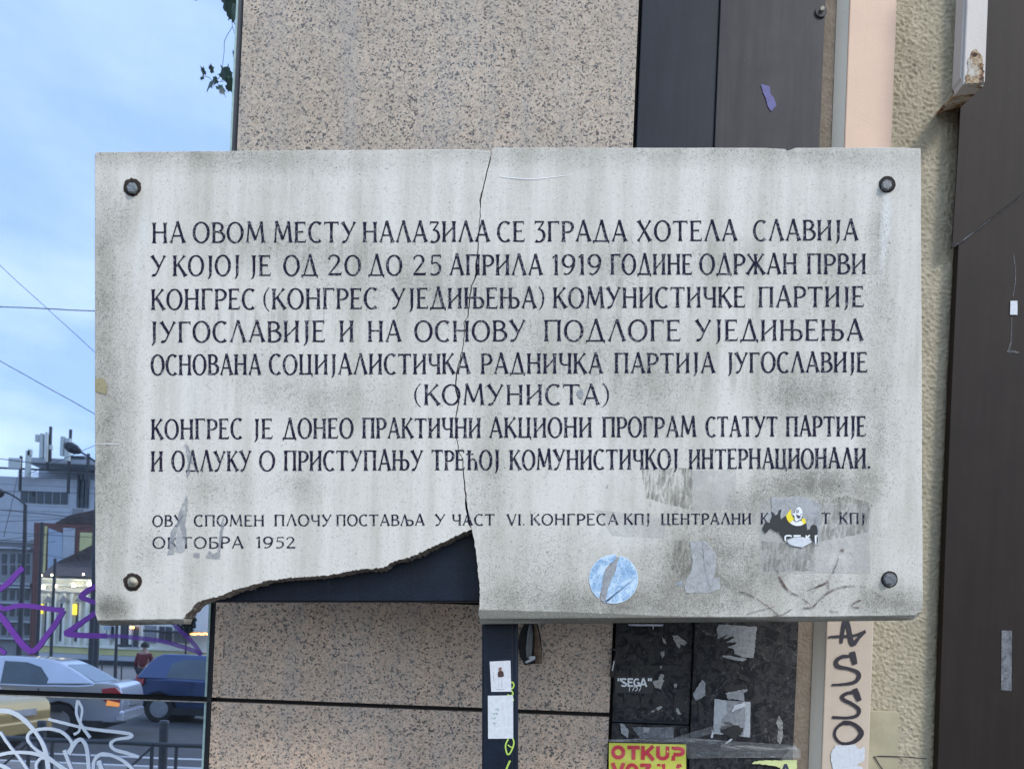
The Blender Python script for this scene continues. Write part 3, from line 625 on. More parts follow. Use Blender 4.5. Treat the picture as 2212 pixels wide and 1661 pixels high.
# ================================================================== SIGN POST (leans with the plaque)
po = thing('sign_post', Vector((P(1080, 3100, 1.46).x, 1.47, 0)), 'navy painted steel post with back plate carrying the stone plaque', 'post')
def pbox(x0, x1, y0, y1, d, th, mat, parent, name, bevel=.002, **k):
    return mesh(name, G().prism([P(x0, y0, d), P(x1, y0, d), P(x1, y1, d), P(x0, y1, d)], th), mat, parent, bevel=bevel, **k)
dp = 1.452; q = dp / D0
X = lambda x, d=dp: CX + (x - CX)        # picture x is kept: points are placed by sight line at their own depth
pbox(1041, 1110, 420, 3085, dp, .05, MAT['navy'], po, 'post_tube', .004)
pbox(1081, 1119.5, 1298, 3085, dp + .003, .045, MAT['navy'], po, 'post_rib', .004)
pbox(330, 1960, 460, 1297.5, 1.4385, .005, MAT['navy'], po, 'back_plate', .001)
pbox(330, 1960, 1292, 1300, 1.4385 + .0055, .02, MAT['navy'], po, 'plate_flange', .001)
for lb, strokes in (('lime green marker rings beside the figure sticker', (([(1100, 1475), (1107, 1473), (1110, 1479), (1107, 1486), (1100, 1486)], 3.2), ([(1097, 1492), (1103, 1490), (1108, 1497), (1104, 1502), (1096, 1500)], 3.2), ([(1099, 1508), (1106, 1506), (1109, 1513)], 3.4))),
                    ('lime green barred oval marked below the blank sticker', (([(1098, 1595), (1092, 1610), (1096, 1628), (1103, 1624), (1110, 1605), (1106, 1592), (1098, 1594)], 3.2), ([(1097, 1608), (1104, 1613), (1110, 1612)], 2.6))),
                    ('lime green slash at the bottom of the post', (([(1102, 1642), (1096, 1655), (1090, 1672)], 4),))):
    ik = Ink(dp - .001)
    for pts_, wd in strokes: ik.ribbon([(x, y, wd) for x, y in pts_], smooth=True)
    mesh('graffiti', ik.g, MAT['lime'], po, label=lb)

# ================================================================== PLAQUE
pq = thing('memorial_plaque', PL, 'pale weathered stone memorial plaque with carved text, cracked in two, corner broken out', 'plaque')
crack = [(1062.7, 317.7), (1061.7, 335), (1052.7, 368.6), (1045, 402), (1037.6, 432), (1038.6, 449), (1036, 476), (1033, 533), (1029, 593.6), (1018, 619), (1014.4, 648), (1010.8, 685), (1002.4, 696), (1004.6, 710.6), (999.8, 750.8), (998, 759.7), (992.5, 781.6), (986.3, 807), (985.2, 843.8), (991.4, 869.4), (985.2, 898.6), (986.3, 946), (992.5, 979), (999.8, 990), (1002.4, 1034), (1009, 1100.8), (1015, 1141)]
brk = [(1019.4, 1143.7), (998.4, 1150.9), (970.7, 1164.7), (943, 1176.6), (919.2, 1188.5), (899, 1198), (881.6, 1204.3), (860, 1209), (840, 1218), (828, 1226), (796.4, 1228), (760.8, 1231.3), (705.3, 1243), (665.7, 1244.7), (618.2, 1248.7), (570.6, 1255), (542.9, 1263.7), (507.3, 1273.6), (475.6, 1286.3), (443.9, 1294.6), (424, 1303), (408.2, 1321), (394.4, 1338)]
rside = [(1019.6, 1143.7), (1025.3, 1172.6), (1030, 1204), (1033, 1244), (1036.8, 1271.6), (1036, 1303), (1033.2, 1327), (1035.5, 1336)]
def rough_line(pts, amp, step):
    out = []
    for i in range(len(pts) - 1):
        a, b = pts[i], pts[i + 1]; L = math.hypot(b[0] - a[0], b[1] - a[1]); n = max(1, int(L / step))
        for j in range(n):
            t = j / n; out.append((a[0] + (b[0] - a[0]) * t + (random.uniform(-amp, amp) if j else 0), a[1] + (b[1] - a[1]) * t + (random.uniform(-amp, amp) if j else 0)))
    out.append(pts[-1]); return out
crk = rough_line(crack, 1.0, 7); bkl = rough_line(brk, 1.7, 3.6); rsl = rough_line(rside, 1.2, 6)
gapw = lambda y: 1.15 + .8 * math.sin(y * .013) ** 2 + (1.2 if 415 < y < 440 or 560 < y < 600 or y > 1080 else 0)
TH_ST = .037
def slab(outline, typ):
    """outline: clockwise picture points with an edge type per point: s side (sawn, chamfered), u underside, k crack, b break"""
    n = len(outline); front = []; mid = []; back = []
    W2 = [P(x, y) for x, y in outline]
    g = G(); rim = G()
    cxm = sum(p[0] for p in outline) / n; cym = sum(p[1] for p in outline) / n
    for i, ((x, y), t) in enumerate(zip(outline, typ)):
        a = outline[i - 1]; b = outline[(i + 1) % n]
        dx, dy = b[0] - a[0], b[1] - a[1]; L = math.hypot(dx, dy); ox, oy = dy / L, -dx / L      # outward for clockwise-in-picture order
        if t == 's': ins, dep = 2.0, .0018
        elif t == 'c': ins, dep = 2.2, .0018
        elif t == 'k': ins, dep = 0.35, .0006
        elif t in ('b', 'r'): ins, dep = 0.3, .0006
        else: ins, dep = 9.5, .010
        if t in ('s', 'c', 'u', 'U'):
            # axis aligned chamfer
            fx, fy = x, y
            if abs(x - min(p[0] for p in outline)) < 3: fx += 2
            if abs(x - max(p[0] for p in outline)) < 6 and t != 'b': fx -= 2
            if y < 340: fy += 2.2
            if t in ('u', 'U'): fy -= 9.5
            if t == 'U': fx += 2.5 if x < 1000 else -3
            front.append(P(fx, fy)); mid.append(P(x, y)); mid[-1].y += .010 if t in ('u', 'U') else .0018
        else:
            front.append(P(x, y)); k = 0 if t == 'k' else (3.0 * (noise.noise(Vector((x * .035, y * .035, 3))) + .55) + random.uniform(-1.3, 1.6) if t == 'b' else random.uniform(.2, 1.2)); k = max(.2, k * (.65 if t == 'b' else 1))
            m_ = P(x + ox * k, y + oy * k); m_.y += random.uniform(.006, .014) if t in ('b', 'r') else .004; mid.append(m_)
        k = {'b': 2.5 * noise.noise(Vector((x * .05, y * .05, 8))) + 2 + random.uniform(-.6, .6), 'r': random.uniform(-3, 1), 'k': -.6}.get(t, 0)
        q_ = P(x + ox * k, y + oy * k); q_.y += TH_ST; back.append(q_)
    g.add(front, [tuple(range(n))])
    chs = [i for i in range(n) if typ[i] in 'scuUk' or typ[(i + 1) % n] in 'scuUk']; bs = [i for i in range(n) if i not in chs]
    m_i = lambda L_, F_, i: (L_[i], L_[(i + 1) % n], F_[(i + 1) % n], F_[i])
    for i in chs: g.add(m_i(front, mid, i), [(0, 1, 2, 3)]); g.add(m_i(mid, back, i), [(0, 1, 2, 3)])
    for i in bs: rim.add(m_i(front, mid, i), [(0, 1, 2, 3)]); rim.add(m_i(mid, back, i), [(0, 1, 2, 3)])
    g.add(back, [tuple(range(n))[::-1]])
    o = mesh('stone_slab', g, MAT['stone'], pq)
    if bs: mesh('broken_edge', rim, MAT['break'], o)
    return o
def side_pts(x0, y0, x1, y1, n, amp):
    return [(x0 + (x1 - x0) * i / n + random.uniform(-amp, amp) * (0 < i < n), y0 + (y1 - y0) * i / n + random.uniform(-amp, amp) * (0 < i < n)) for i in range(n)]
left = []; tl = []
def ext(a, pts, ty, L_, T_):
    L_ += pts; T_ += [ty] * len(pts)
ext(0, [(203.5, 333), (207, 328.5), (218, 327.6)], 'c', left, tl)
ext(0, side_pts(224, 327.5, 1061.5, 321, 26, .35), 's', left, tl)
ext(0, [(x - gapw(y), max(y, 321)) for x, y in crk[1:-1]], 'k', left, tl)
ext(0, bkl[0:-1], 'b', left, tl)
ext(0, [(394, 1346)], 'u', left, tl); ext(0, [(320, 1347), (250, 1348.5), (212, 1349.5)], 'u', left, tl); ext(0, [(205, 1343)], 'U', left, tl)
ext(0, side_pts(204.6, 1325, 203.5, 345, 20, .35), 's', left, tl)
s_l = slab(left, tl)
right = []; tr = []
ext(0, [(1064.3, 318.2)], 'k', right, tr)
ext(0, side_pts(1070, 318.2, 1690, 318.4, 16, .3), 's', right, tr)
ext(0, [(1696, 321), (1702, 325), (1711, 322), (1718, 319)], 'c', right, tr)
ext(0, side_pts(1722, 318.5, 1984, 317.8, 7, .3), 's', right, tr); ext(0, [(1989, 320)], 'c', right, tr)
ext(0, side_pts(1990, 324, 1994, 1285, 20, .4), 's', right, tr); ext(0, [(1994.6, 1296), (1993, 1312), (1990, 1322)], 'c', right, tr); ext(0, [(1986, 1333)], 'U', right, tr)
ext(0, [(1978, 1337.5), (1800, 1340), (1600, 1341.5), (1400, 1343), (1200, 1344.5), (1037, 1346)], 'u', right, tr)
ext(0, rsl[::-1][1:], 'r', right, tr)
ext(0, [(x + gapw(y) * .6, y) for x, y in crk[1:-1]][::-1], 'k', right, tr)
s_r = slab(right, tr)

LX, RX = 303.3, 1078.4
def lx(z): return LX + z / 2.735
def rx(z): return RX + z / 2.735
LINES = [
 (458.3, 183, 168, 121, [('НА', 'L70', 'L262'), ('ОВОМ', 'L313', 'L733'), ('МЕСТУ', 'L787', 'L1270'), ('НАЛАЗИЛА', 'L1315', 'L2060'), ('СЕ', 'R-10', 'R148'), ('ЗГРАДА', 'R208', 'R752'), ('ХОТЕЛА', 'R815', 'R1403'), ('СЛАВИЈА', 'R1503', 'R2118')]),
 (458.3, 378, 366, 121, [('У', 'L62', 'L148'), ('КОЈОЈ', 'L193', 'L585'), ('ЈЕ', 'L645', 'L768'), ('ОД', 'L848', 'L1045'), ('20', 'L1108', 'L1300'), ('ДО', 'L1350', 'L1543'), ('25', 'L1610', 'L1778'), ('АПРИЛА', 'L1828', 'R253'), ('1919', 'R315', 'R602'), ('ГОДИНЕ', 'R660', 'R1138'), ('ОДРЖАН', 'R1187', 'R1757'), ('ПРВИ', 'R1820', 'R2165')]),
 (458.3, 577, 560, 122, [('КОНГРЕС', 'L65', 'L675'), ('(КОНГРЕС', 'L725', 'L1398'), ('УЈЕДИЊЕЊА)', 'L1483', 'R268'), ('КОМУНИСТИЧКЕ', 'R320', 'R1450'), ('ПАРТИЈЕ', 'R1533', 'R2152')]),
 (458.3, 770, 758, 124, [('ЈУГОСЛАВИЈЕ', 'L55', 'L1088'), ('И', 'L1178', 'L1258'), ('НА', 'L1345', 'L1538'), ('ОСНОВУ', 'L1622', 'R153'), ('ПОДЛОГЕ', 'R265', 'R1068'), ('УЈЕДИЊЕЊА', 'R1158', 'R2148')]),
 (741.4, 189, 172, 120, [('ОСНОВАНА', 'L65', 'L710'), ('СОЦИЈАЛИСТИЧКА', 'L762', 'L1945'), ('РАДНИЧКА', 'L2013', 'R608'), ('ПАРТИЈА', 'R683', 'R1272'), ('ЈУГОСЛАВИЈЕ', 'R1345', 'R2172')]),
 (741.4, 366, 362, 120, [('(КОМУНИСТА)', 'L1615', 'R652')]),
 (741.4, 567, 549, 119, [('КОНГРЕС', 'L65', 'L600'), ('ЈЕ', 'L665', 'L778'), ('ДОНЕО', 'L843', 'L1255'), ('ПРАКТИЧНИ', 'L1313', 'L2008'), ('АКЦИОНИ', 'L2063', 'R545'), ('ПРОГРАМ', 'R612', 'R1160'), ('СТАТУТ', 'R1223', 'R1642'), ('ПАРТИЈЕ', 'R1697', 'R2165')]),
 (741.4, 757, 739, 119, [('И', 'L65', 'L130'), ('ОДЛУКУ', 'L188', 'L652'), ('О', 'L705', 'L792'), ('ПРИСТУПАЊУ', 'L850', 'L1667'), ('ТРЕЋОЈ', 'L1722', 'L2118'), ('КОМУНИСТИЧКОЈ', 'R63', 'R1055'), ('ИНТЕРНАЦИОНАЛИ.', 'R1123', 'R2192')]),
 (943.6, 529, 514, 66, [('ОВУ', 'L73', 'L252'), ('СПОМЕН', 'L317', 'L730'), ('ПЛОЧУ', 'L792', 'L1128'), ('ПОСТАВЉА', 'L1158', 'L1677'), ('У', 'L1740', 'L1800'), ('ЧАСТ', 'L1842', 'L2092'), ('VI.', 'R45', 'R152'), ('КОНГРЕСА', 'R185', 'R702'), ('КПЈ', 'R738', 'R890'), ('ЦЕНТРАЛНИ', 'R958', 'R1487'), ('КОМИТЕТ', 'R1545', 'R1955'), ('КПЈ', 'R2010', 'R2160')]),
 (943.6, 658, 650, 67, [('ОКТОБРА', 'L73', 'L608'), ('1952', 'L685', 'L915')]),
]
px = lambda s: lx(float(s[1:])) if s[0] == 'L' else rx(float(s[1:]))
hole_gap = [(x, y) for x, y in crk]
for (y0, bl, brr, hh, words) in LINES:
    ya = y0 + bl / 2.735; yb = y0 + brr / 2.735
    for w_, a, b in words:
        ink = Ink(D0 - .0005, 4e-6, jit=.28)
        a = px(a); b = px(b); f = lambda x: ya + (yb - ya) * (x - 330) / 1520
        draw_word(ink, w_, a, b, f(a), hh / 2.735, (yb - ya) / 1520)
        mesh('carved_word', ink.g, MAT['ink'], pq)

# bolts
def ring(cx_, cy_, r, d, mat, n=22, jit=0, th=.002, parent=None, name='hole_ring'):
    return mesh(name, G().prism([P(cx_ + (r + random.uniform(-jit, jit)) * math.cos(6.2832 * i / n), cy_ + (r + random.uniform(-jit, jit)) * math.sin(6.2832 * i / n), d) for i in range(n)], th), mat, parent)
def bolt(x, y, kind):
    b = thing('bolt', P(x, y), {'tl': 'zinc hex bolt in ragged hole at the upper left plaque corner', 'tr': 'dark grey hex bolt in round hole at the upper right plaque corner', 'bl': 'crusted yellowish bolt in rusty hole at the lower left plaque corner', 'br': 'grey hex bolt with washer at the lower right plaque corner'}[kind], 'bolt', 'bolts at the plaque corners')
    R0 = 19.5 if kind in ('tl', 'bl') else 18
    ring(x + (1.5 if kind == 'tl' else 0), y, R0, D0 - .0008, MAT['rust_dark'] if kind in ('bl', 'tl') else MAT['hole'], 30, 1.6 if kind in ('tl', 'bl') else .5, .001, b)
    ring(x, y, R0 - 3, D0 - .0014, MAT['hole'], 24, .8, .001, b, 'recess')
    if kind in ('br', 'tr', 'bl'): ring(x + (1 if kind == 'br' else 0), y + .5, 14.5, D0 - .003, MAT['bolt_dark'] if kind == 'br' else MAT['hole'], 24, .4, .002, b, 'washer')
    if kind == 'bl':
        g = G(); n = 14
        for rr, hh_ in ((11.5, .004), (9.5, .007), (5, .0095)):
            g.prism([P(x + (rr + random.uniform(-1, 1)) * math.cos(6.2832 * i / n), y + (rr + random.uniform(-1, 1)) * math.sin(6.2832 * i / n), D0 - hh_) for i in range(n)], .004)
        mesh('bolt_head', g, MAT['bolt_old'], b, smooth=True)
    else:
        a0_ = .35 if kind == 'tr' else .1
        g = G().prism([P(x + 11.8 * math.cos(a0_ + 1.0472 * i), y + 11.8 * math.sin(a0_ + 1.0472 * i), D0 - .009) for i in range(6)], .007)
        mesh('bolt_head', g, MAT['bolt' if kind == 'tl' else 'bolt_dark'], b, bevel=.0014)
bolt(284, 404.5, 'tl'); bolt(1916.8, 398.4, 'tr'); bolt(286, 1257, 'bl'); bolt(1921.5, 1251, 'br')

# ================================================================== STICKERS, PAPER AND PAINT ON THE PLAQUE
def sheet(name, pts, d, mat, label, cat='sticker', th=.0002, parent=None, rough=0, step=6, **k):
    if rough: pts = rough_line(pts + [pts[0]], rough, step)[:-1]
    if parent is None: return mesh(name, G().prism([P(x, y, d) for x, y in pts], th), mat, None, label=label, cat=cat, **k)
    return mesh(name, G().prism([P(x, y, d) for x, y in pts], th), mat, parent, **k)
DS = D0 - .0011
circ = lambda cx_, cy_, r, a0=0, a1=360, n=40: [(cx_ + r * math.cos(R(a0 + (a1 - a0) * i / n)), cy_ + r * math.sin(R(a0 + (a1 - a0) * i / n))) for i in range(n + (a1 - a0 < 360))]
# round blue sticker torn down the middle: two pieces of one sticker
rd = thing('round_sticker', P(1325, 1303, DS), 'round pale blue sticker torn through the middle, low on the plaque', 'sticker')
Sr = lambda z: (1213.2 + z[0] / 2.7814, 1078.4 + z[1] / 2.7814)
Lp = circ(1325.5, 1250.5, 53, 128, 277, 30) + [Sr(p) for p in [(330, 345), (312, 372), (290, 385), (262, 420), (245, 480), (240, 530), (225, 590)]]
Rp = [Sr(p) for p in [(262, 625), (270, 580), (280, 530), (300, 480), (322, 440), (335, 380), (348, 345)]] + circ(1325.5, 1250.5, 53, -72, 112, 34)
for n_, q in enumerate((Lp, Rp)):
    o = sheet('sticker_piece', q, DS, MAT['blue_sticker'], None, parent=rd)
    sheet('worn_print', [(1325.5 + (x - 1325.5) * .97, 1250.5 + (y - 1250.5) * .97) for x, y in q], DS - .0003, MAT['blue_worn'], None, parent=o)
sheet('glue_residue', [Sr(p) for p in [(300, 380), (340, 345), (330, 420), (300, 500), (275, 580), (262, 625), (235, 605), (240, 520), (262, 430)]], DS + .0002, MAT['paper_grey'], None, parent=rd)
# black and yellow cartoon sticker remnant
kx = lambda z: (1604.1 + z[0] / 10.257, 1051.4 + z[1] / 10.257)
st = thing('cartoon_sticker', P(1706, 1180, DS), 'torn black and yellow sticker with laughing cartoon head over the carved text', 'sticker')
sheet('paper_layer', [kx(p) for p in [(640, 220), (900, 240), (1250, 200), (1480, 260), (1700, 330), (1730, 700), (1700, 1290), (1600, 1310), (1540, 1190), (1310, 1360), (1060, 1310), (930, 1200), (860, 1060), (700, 960), (480, 700), (560, 590), (650, 480)]], DS - .0006, MAT['film_paper'], None, parent=st, rough=.8, step=4)
bl_ = [(440, 920), (520, 755), (600, 800), (630, 700), (650, 640), (635, 535), (700, 590), (720, 630), (770, 610), (800, 520), (865, 490), (840, 600), (850, 720), (950, 640), (1040, 790), (1230, 860), (1410, 795), (1430, 960), (1500, 930), (1510, 870), (1570, 830), (1640, 860), (1665, 950), (1665, 1240), (1590, 1255), (1500, 1130), (1200, 1100), (1000, 1150), (930, 1210), (860, 1080), (800, 1000), (690, 960), (620, 910), (500, 1030)]
sheet('black_print', [kx(p) for p in bl_], DS - .0010, MAT['sticker_black'], None, parent=st, rough=.5, step=4)
sheet('yellow_print', [kx(p) for p in [(965, 640), (1010, 570), (1080, 490), (1070, 600), (1110, 660), (1150, 720), (1040, 800), (985, 720)]], DS - .0013, MAT['sticker_yellow'], None, parent=st)
sheet('yellow_print', [kx(p) for p in [(1300, 720), (1370, 690), (1410, 790), (1350, 830), (1320, 770)]], DS - .0013, MAT['sticker_yellow'], None, parent=st)
sheet('shirt_print', [kx(p) for p in [(1050, 800), (1120, 740), (1180, 780), (1250, 740), (1310, 760), (1350, 825), (1290, 860), (1190, 865), (1110, 840)]], DS - .0016, MAT['print_white'], None, parent=st)
sheet('face_print', [kx(p) for p in [(1200, 470), (1260, 425), (1320, 520), (1330, 640), (1300, 710), (1240, 740), (1230, 770), (1160, 760), (1140, 640), (1100, 630), (1110, 590), (1150, 590), (1170, 520)]], DS - .0018, MAT['print_white'], None, parent=st)
ik = Ink(DS - .0021, 2e-5)
ik.ribbon([(*kx(p), 1.3) for p in [(1100, 630), (1140, 640), (1150, 740), (1200, 770), (1240, 760), (1240, 740)]], smooth=True); ik.ribbon([(*kx(p), 1.2) for p in [(1240, 740), (1300, 720), (1325, 640)]], smooth=True)
ik.ribbon([(*kx((1215 + 28 * math.cos(t * .63), 540 + 32 * math.sin(t * .63))), 1.1) for t in range(11)]); ik.disc(*kx((1218, 545)), .9)
ik.poly([kx(p) for p in [(1185, 600), (1240, 635), (1290, 640), (1275, 690), (1230, 700), (1200, 660)]]); ik.ribbon([(*kx(p), 1.4) for p in [(1240, 425), (1285, 440)]]); ik.ribbon([(*kx(p), 1.2) for p in [(1280, 605), (1325, 608)]])
mesh('face_lines', ik.g, MAT['print_navy'], st)
ik = Ink(DS - .0014, 2e-5); wl_ = lambda *p: [(*kx(q_), 3.2) for q_ in p]
ik.ribbon(wl_((945, 1190), (945, 1100), (975, 1080), (1060, 1080), (1090, 1100))); ik.ribbon(wl_((1130, 1082), (1290, 1082))); ik.ribbon(wl_((1150, 1085), (1150, 1110)))
ik.ribbon(wl_((1412, 1070), (1412, 1140))); ik.ribbon(wl_((1490, 1068), (1430, 1120), (1490, 1150))); ik.ribbon(wl_((1620, 1250), (1620, 1080), (1662, 1080)))
mesh('white_letters', ik.g, MAT['print_white'], st)
sheet('paper_flap', [kx(p) for p in [(990, 1190), (1060, 1150), (1200, 1105), (1330, 1110), (1450, 1150), (1530, 1220), (1420, 1290), (1320, 1340), (1150, 1310), (1040, 1270)]], DS - .0017, MAT['paper'], None, parent=st, rough=.6, step=4)
# ghosts of old posters
S6 = lambda z: (1078.4 + z[0] / 2.735, 943.6 + z[1] / 2.735)
sheet('paper_residue', [(1641, 1082), (1700, 1078), (1790, 1090), (1878, 1086), (1880, 1240), (1790, 1238), (1640, 1240)], D0 - .0003, MAT['film_white'], 'large whitish worn poster residue under the cartoon sticker', rough=1, step=10)
sheet('scraped_residue', [(1645, 1168), (1700, 1172), (1760, 1170), (1762, 1232), (1650, 1236)], D0 - .0004, MAT['film_fibre'], 'scraped grey glue patch below the cartoon sticker', rough=1.5, step=8)
sheet('scraped_residue', [(1758, 1082), (1830, 1070), (1885, 1090), (1875, 1150), (1762, 1170)], D0 - .00035, MAT['film_fibre'], 'scratched grey glue patch right of the cartoon sticker', rough=1.5, step=8)
sheet('paper_residue', [S6(p) for p in [(840, 190), (1060, 180), (1140, 190), (1140, 430), (1000, 400), (860, 360)]], D0 - .0003, MAT['film_fibre'], 'square grey glue residue below the end of the last long text line', rough=1.5, step=8)
sheet('paper_residue', [S6(p) for p in [(1130, 200), (1400, 190), (1390, 420), (1140, 440)]], D0 - .0003, MAT['film_light'], 'pale square glue ghost right of the grey residue')
sheet('paper_residue', [S6(p) for p in [(560, 430), (985, 470), (975, 600), (670, 585)]], D0 - .0003, MAT['film_light'], 'pale slanted glue ghost below the word with roman numeral')
sheet('torn_paper', [Sr(p) for p in [(770, 255), (845, 250), (850, 350), (880, 470), (885, 520), (905, 520), (915, 470), (950, 465), (950, 540), (880, 560), (745, 560), (735, 500), (770, 450), (790, 380), (775, 320)]], DS, MAT['film_paper'], 'torn white paper remnant right of the round blue sticker', rough=1.2, step=6)
sheet('paper_residue', [Sr(p) for p in [(680, 245), (775, 245), (800, 330), (780, 420), (740, 480), (660, 420), (665, 330)]], D0 - .0003, MAT['film_fibre'], 'fibrous grey paper residue left of the torn white paper', rough=1.5)
sheet('paper_roll', [Sr(p) for p in [(845, 245), (870, 250), (930, 330), (925, 430), (905, 520), (885, 515), (860, 400)]], DS - .0009, MAT['film_paper'], 'curled grey strip of paper hanging on the torn white remnant', th=.0011, rough=1)
sheet('torn_paper', [Sr(p) for p in [(670, 520), (700, 495), (722, 485), (725, 520), (690, 515)]], DS - .0004, MAT['blue_worn'], 'tiny blue corner of a torn sticker beside the round one')
S7 = lambda z: (323.5 + z[0] / 5.475, 943.6 + z[1] / 5.475)
for q, lb in (([(420, 70), (460, 110), (490, 200), (520, 340), (480, 300), (475, 430), (440, 500), (430, 450), (450, 300), (430, 200)], 'narrow grey tape sliver over the second word of the last long line'),
              ([(440, 680), (455, 780), (440, 900), (420, 1040), (430, 1140), (440, 1290), (390, 1200), (350, 1040), (300, 1180), (290, 1390), (205, 1395), (230, 1250), (250, 1120), (330, 1000), (340, 900), (380, 810)], 'forked grey tape strip over the dated line'),
              ([(880, 880), (885, 1030), (860, 1150), (840, 1300), (830, 1450), (660, 1430), (700, 1340), (760, 1380), (800, 1360), (820, 1180), (850, 1000)], 'hooked grey tape strip beside the forked one'),
              ([(520, 1370), (595, 1370), (590, 1430), (515, 1425)], 'small grey square of tape below the date line')):
    sheet('tape_residue', [S7(p) for p in q], DS, MAT['film_tape'], lb, 'tape', rough=.8, step=4)
sheet('torn_paper', [S7(p) for p in [(340, 1080), (390, 1190), (420, 1330), (370, 1370), (300, 1350), (310, 1200)]], DS - .0003, MAT['film_paper'], 'thin white paper streak between the forks of tape', rough=.8, step=4)
sheet('tape_residue', [(204.6, 818), (221, 815), (232, 834), (229, 852), (204.6, 845)], DS, MAT['film_tan'], 'tan scrap of tape on the left rim of the plaque', 'tape', rough=.8, step=4)
sheet('paint_chip', [(1248, 843), (1256, 840), (1262, 850), (1257, 862), (1250, 858), (1246, 851)], DS - .0002, MAT['paper_grey'], 'grey paste lump on the word in brackets', 'sticker', rough=1, step=3)
ik = Ink(DS - .0008, 3e-5, jit=.3)
for q in ([(1295, 425, 3), (1320, 490, 5), (1365, 550, 4.5), (1440, 590, 3.5), (1500, 640, 2.5)], [(1060, 555, 2), (1110, 565, 4), (1190, 610, 2.5), (1260, 660, 3), (1300, 695, 2.5)], [(1665, 350, 2), (1630, 440, 4), (1590, 500, 5), (1520, 530, 3), (1470, 550, 2)],
          [(1810, 520, 3), (1690, 525, 5), (1600, 560, 6), (1545, 610, 3), (1500, 650, 5), (1450, 650, 3)], [(1110, 690, 1.5), (1180, 670, 2), (1280, 645, 2)], [(1270, 705, 2), (1330, 690, 2.5), (1390, 655, 2)], [(1800, 605, 4), (1770, 615, 4), (1740, 645, 3), (1790, 650, 4)],
          [(1600, 500, 4), (1605, 550, 3)], [(1850, 545, 2), (1900, 570, 2.5), (1945, 605, 2)], [(1610, 672, 2), (1665, 675, 2)]):
    ik.ribbon([(*Sr(p[:2]), p[2]) for p in q], smooth=True)
ik.disc(*Sr((1688, 305)), 4.5)
mesh('graffiti', ik.g, MAT['brown_marker'], pq, label='worn brown paint scrawl near the lower right corner')
ik = Ink(DS, 3e-5, jit=.2); ik.ribbon([(1078, 380, .8), (1100, 384, 1.8), (1150, 387, 1.6), (1200, 382, 1.2), (1235, 378, .6)], smooth=True); mesh('scratch', ik.g, MAT['print_white'], pq)
ik = Ink(DS); ik.ribbon([(204, 958, .8), (240, 958.5, 1.8), (262, 959, .6)]); mesh('scratch', ik.g, MAT['print_white'], pq)

# ================================================================== STICKERS ON THE POST
DP = dp - .0012
Sp = lambda z: (1037.9 + z[0] / 6.417, 1401.9 + z[1] / 6.417)
s1 = thing('portrait_sticker', P(1080, 1492, DP), 'white sticker with a small standing figure on the navy post', 'sticker')
sheet('paper_base', [Sp(p) for p in [(127, 170), (415, 155), (428, 585), (150, 588)]], DP, MAT['paper'], None, parent=s1)
sheet('figure_print', [Sp(p) for p in [(262, 300), (300, 295), (320, 320), (325, 370), (300, 385), (245, 388), (238, 350), (243, 315)]], DP - .0004, MAT['maroon'], None, parent=s1)
sheet('head_print', [Sp(p) for p in [(252, 262), (268, 245), (292, 252), (298, 275), (285, 300), (258, 302), (248, 285)]], DP - .0007, simple('skin_print', (.24, .12, .09), .6), None, parent=s1)
ik = Ink(DP - .0005, 2e-5); ik.ribbon([(*Sp((300, 390)), .9), (*Sp((297, 530)), 1.2)]); ik.ribbon([(*Sp((225, 556)), 1.8), (*Sp((328, 554)), 1.8)]); ik.ribbon([(*Sp((178, 310)), .9), (*Sp((180, 450)), 1.6)]); ik.ribbon([(*Sp((245, 395)), .6), (*Sp((258, 520)), .9)])
mesh('print_lines', ik.g, MAT['film_tape'], s1)
s2 = thing('blank_sticker', P(1080, 1594, DP), 'larger blank white sticker on the navy post below the figure sticker', 'sticker')
sheet('paper_base', [Sp(p) for p in [(102, 643), (452, 637), (455, 1235), (106, 1238)]], DP, MAT['paper'], None, parent=s2)
ik = Ink(DP - .0005, 2e-5)
for q in ([(200, 830), (255, 832), (235, 845)], [(165, 890), (240, 895), (215, 880)], [(145, 945), (180, 960), (215, 935)], [(190, 975), (215, 940)], [(170, 1010), (225, 1022)], [(185, 1020), (200, 1050)]): ik.ribbon([(*Sp(p), 1.3) for p in q], smooth=True)
mesh('faded_print', ik.g, simple('faded_green_print', (.30, .42, .38), .8), s2)

# ================================================================== HOLE WITH DEBRIS IN THE GRANITE (old fixing slot)
dh = thing('wall_debris', P(1140, 1435, YG - .01), 'dark battered metal flap hanging on the granite beside the post', 'fixture')
Sh = lambda z: (1105.3 + z[0] / 13.693, 1334.5 + z[1] / 13.693)
q = [(370, 150), (560, 140), (760, 160), (790, 250), (830, 420), (880, 700), (895, 1000), (895, 1335), (700, 1345), (380, 1390), (330, 1270), (240, 1150), (225, 1000), (190, 900), (200, 640), (235, 450), (290, 330)]
mesh('flap_body', G().prism([P(*Sh(p), YG - .006) for p in q], .005), simple('charred_metal', (.012, .011, .013), .6, 0, .6, 120, .4, .002, 150), dh)
def lens_strip(pts_, d, mat, name, bulge=.006):
    g = G(); n = len(pts_)
    vs_ = []
    for (xl, xr, y) in pts_:
        vs_ += [P(*Sh((xl, y)), d), P(*Sh(((xl + xr) / 2, y)), d - bulge), P(*Sh((xr, y)), d)]
    g.add(vs_, [(3 * i + k, 3 * i + k + 1, 3 * i + 3 + k + 1, 3 * i + 3 + k) for i in range(n - 1) for k in (0, 1)])
    mesh(name, g, mat, dh, smooth=True)
lens_strip([(520, 580, 200), (470, 630, 420), (440, 630, 680), (420, 610, 900), (430, 590, 1060), (440, 540, 1180)], YG - .0075, simple('scuffed_grey', (.17, .18, .19), .5, 0, .4, 90), 'grey_lining')
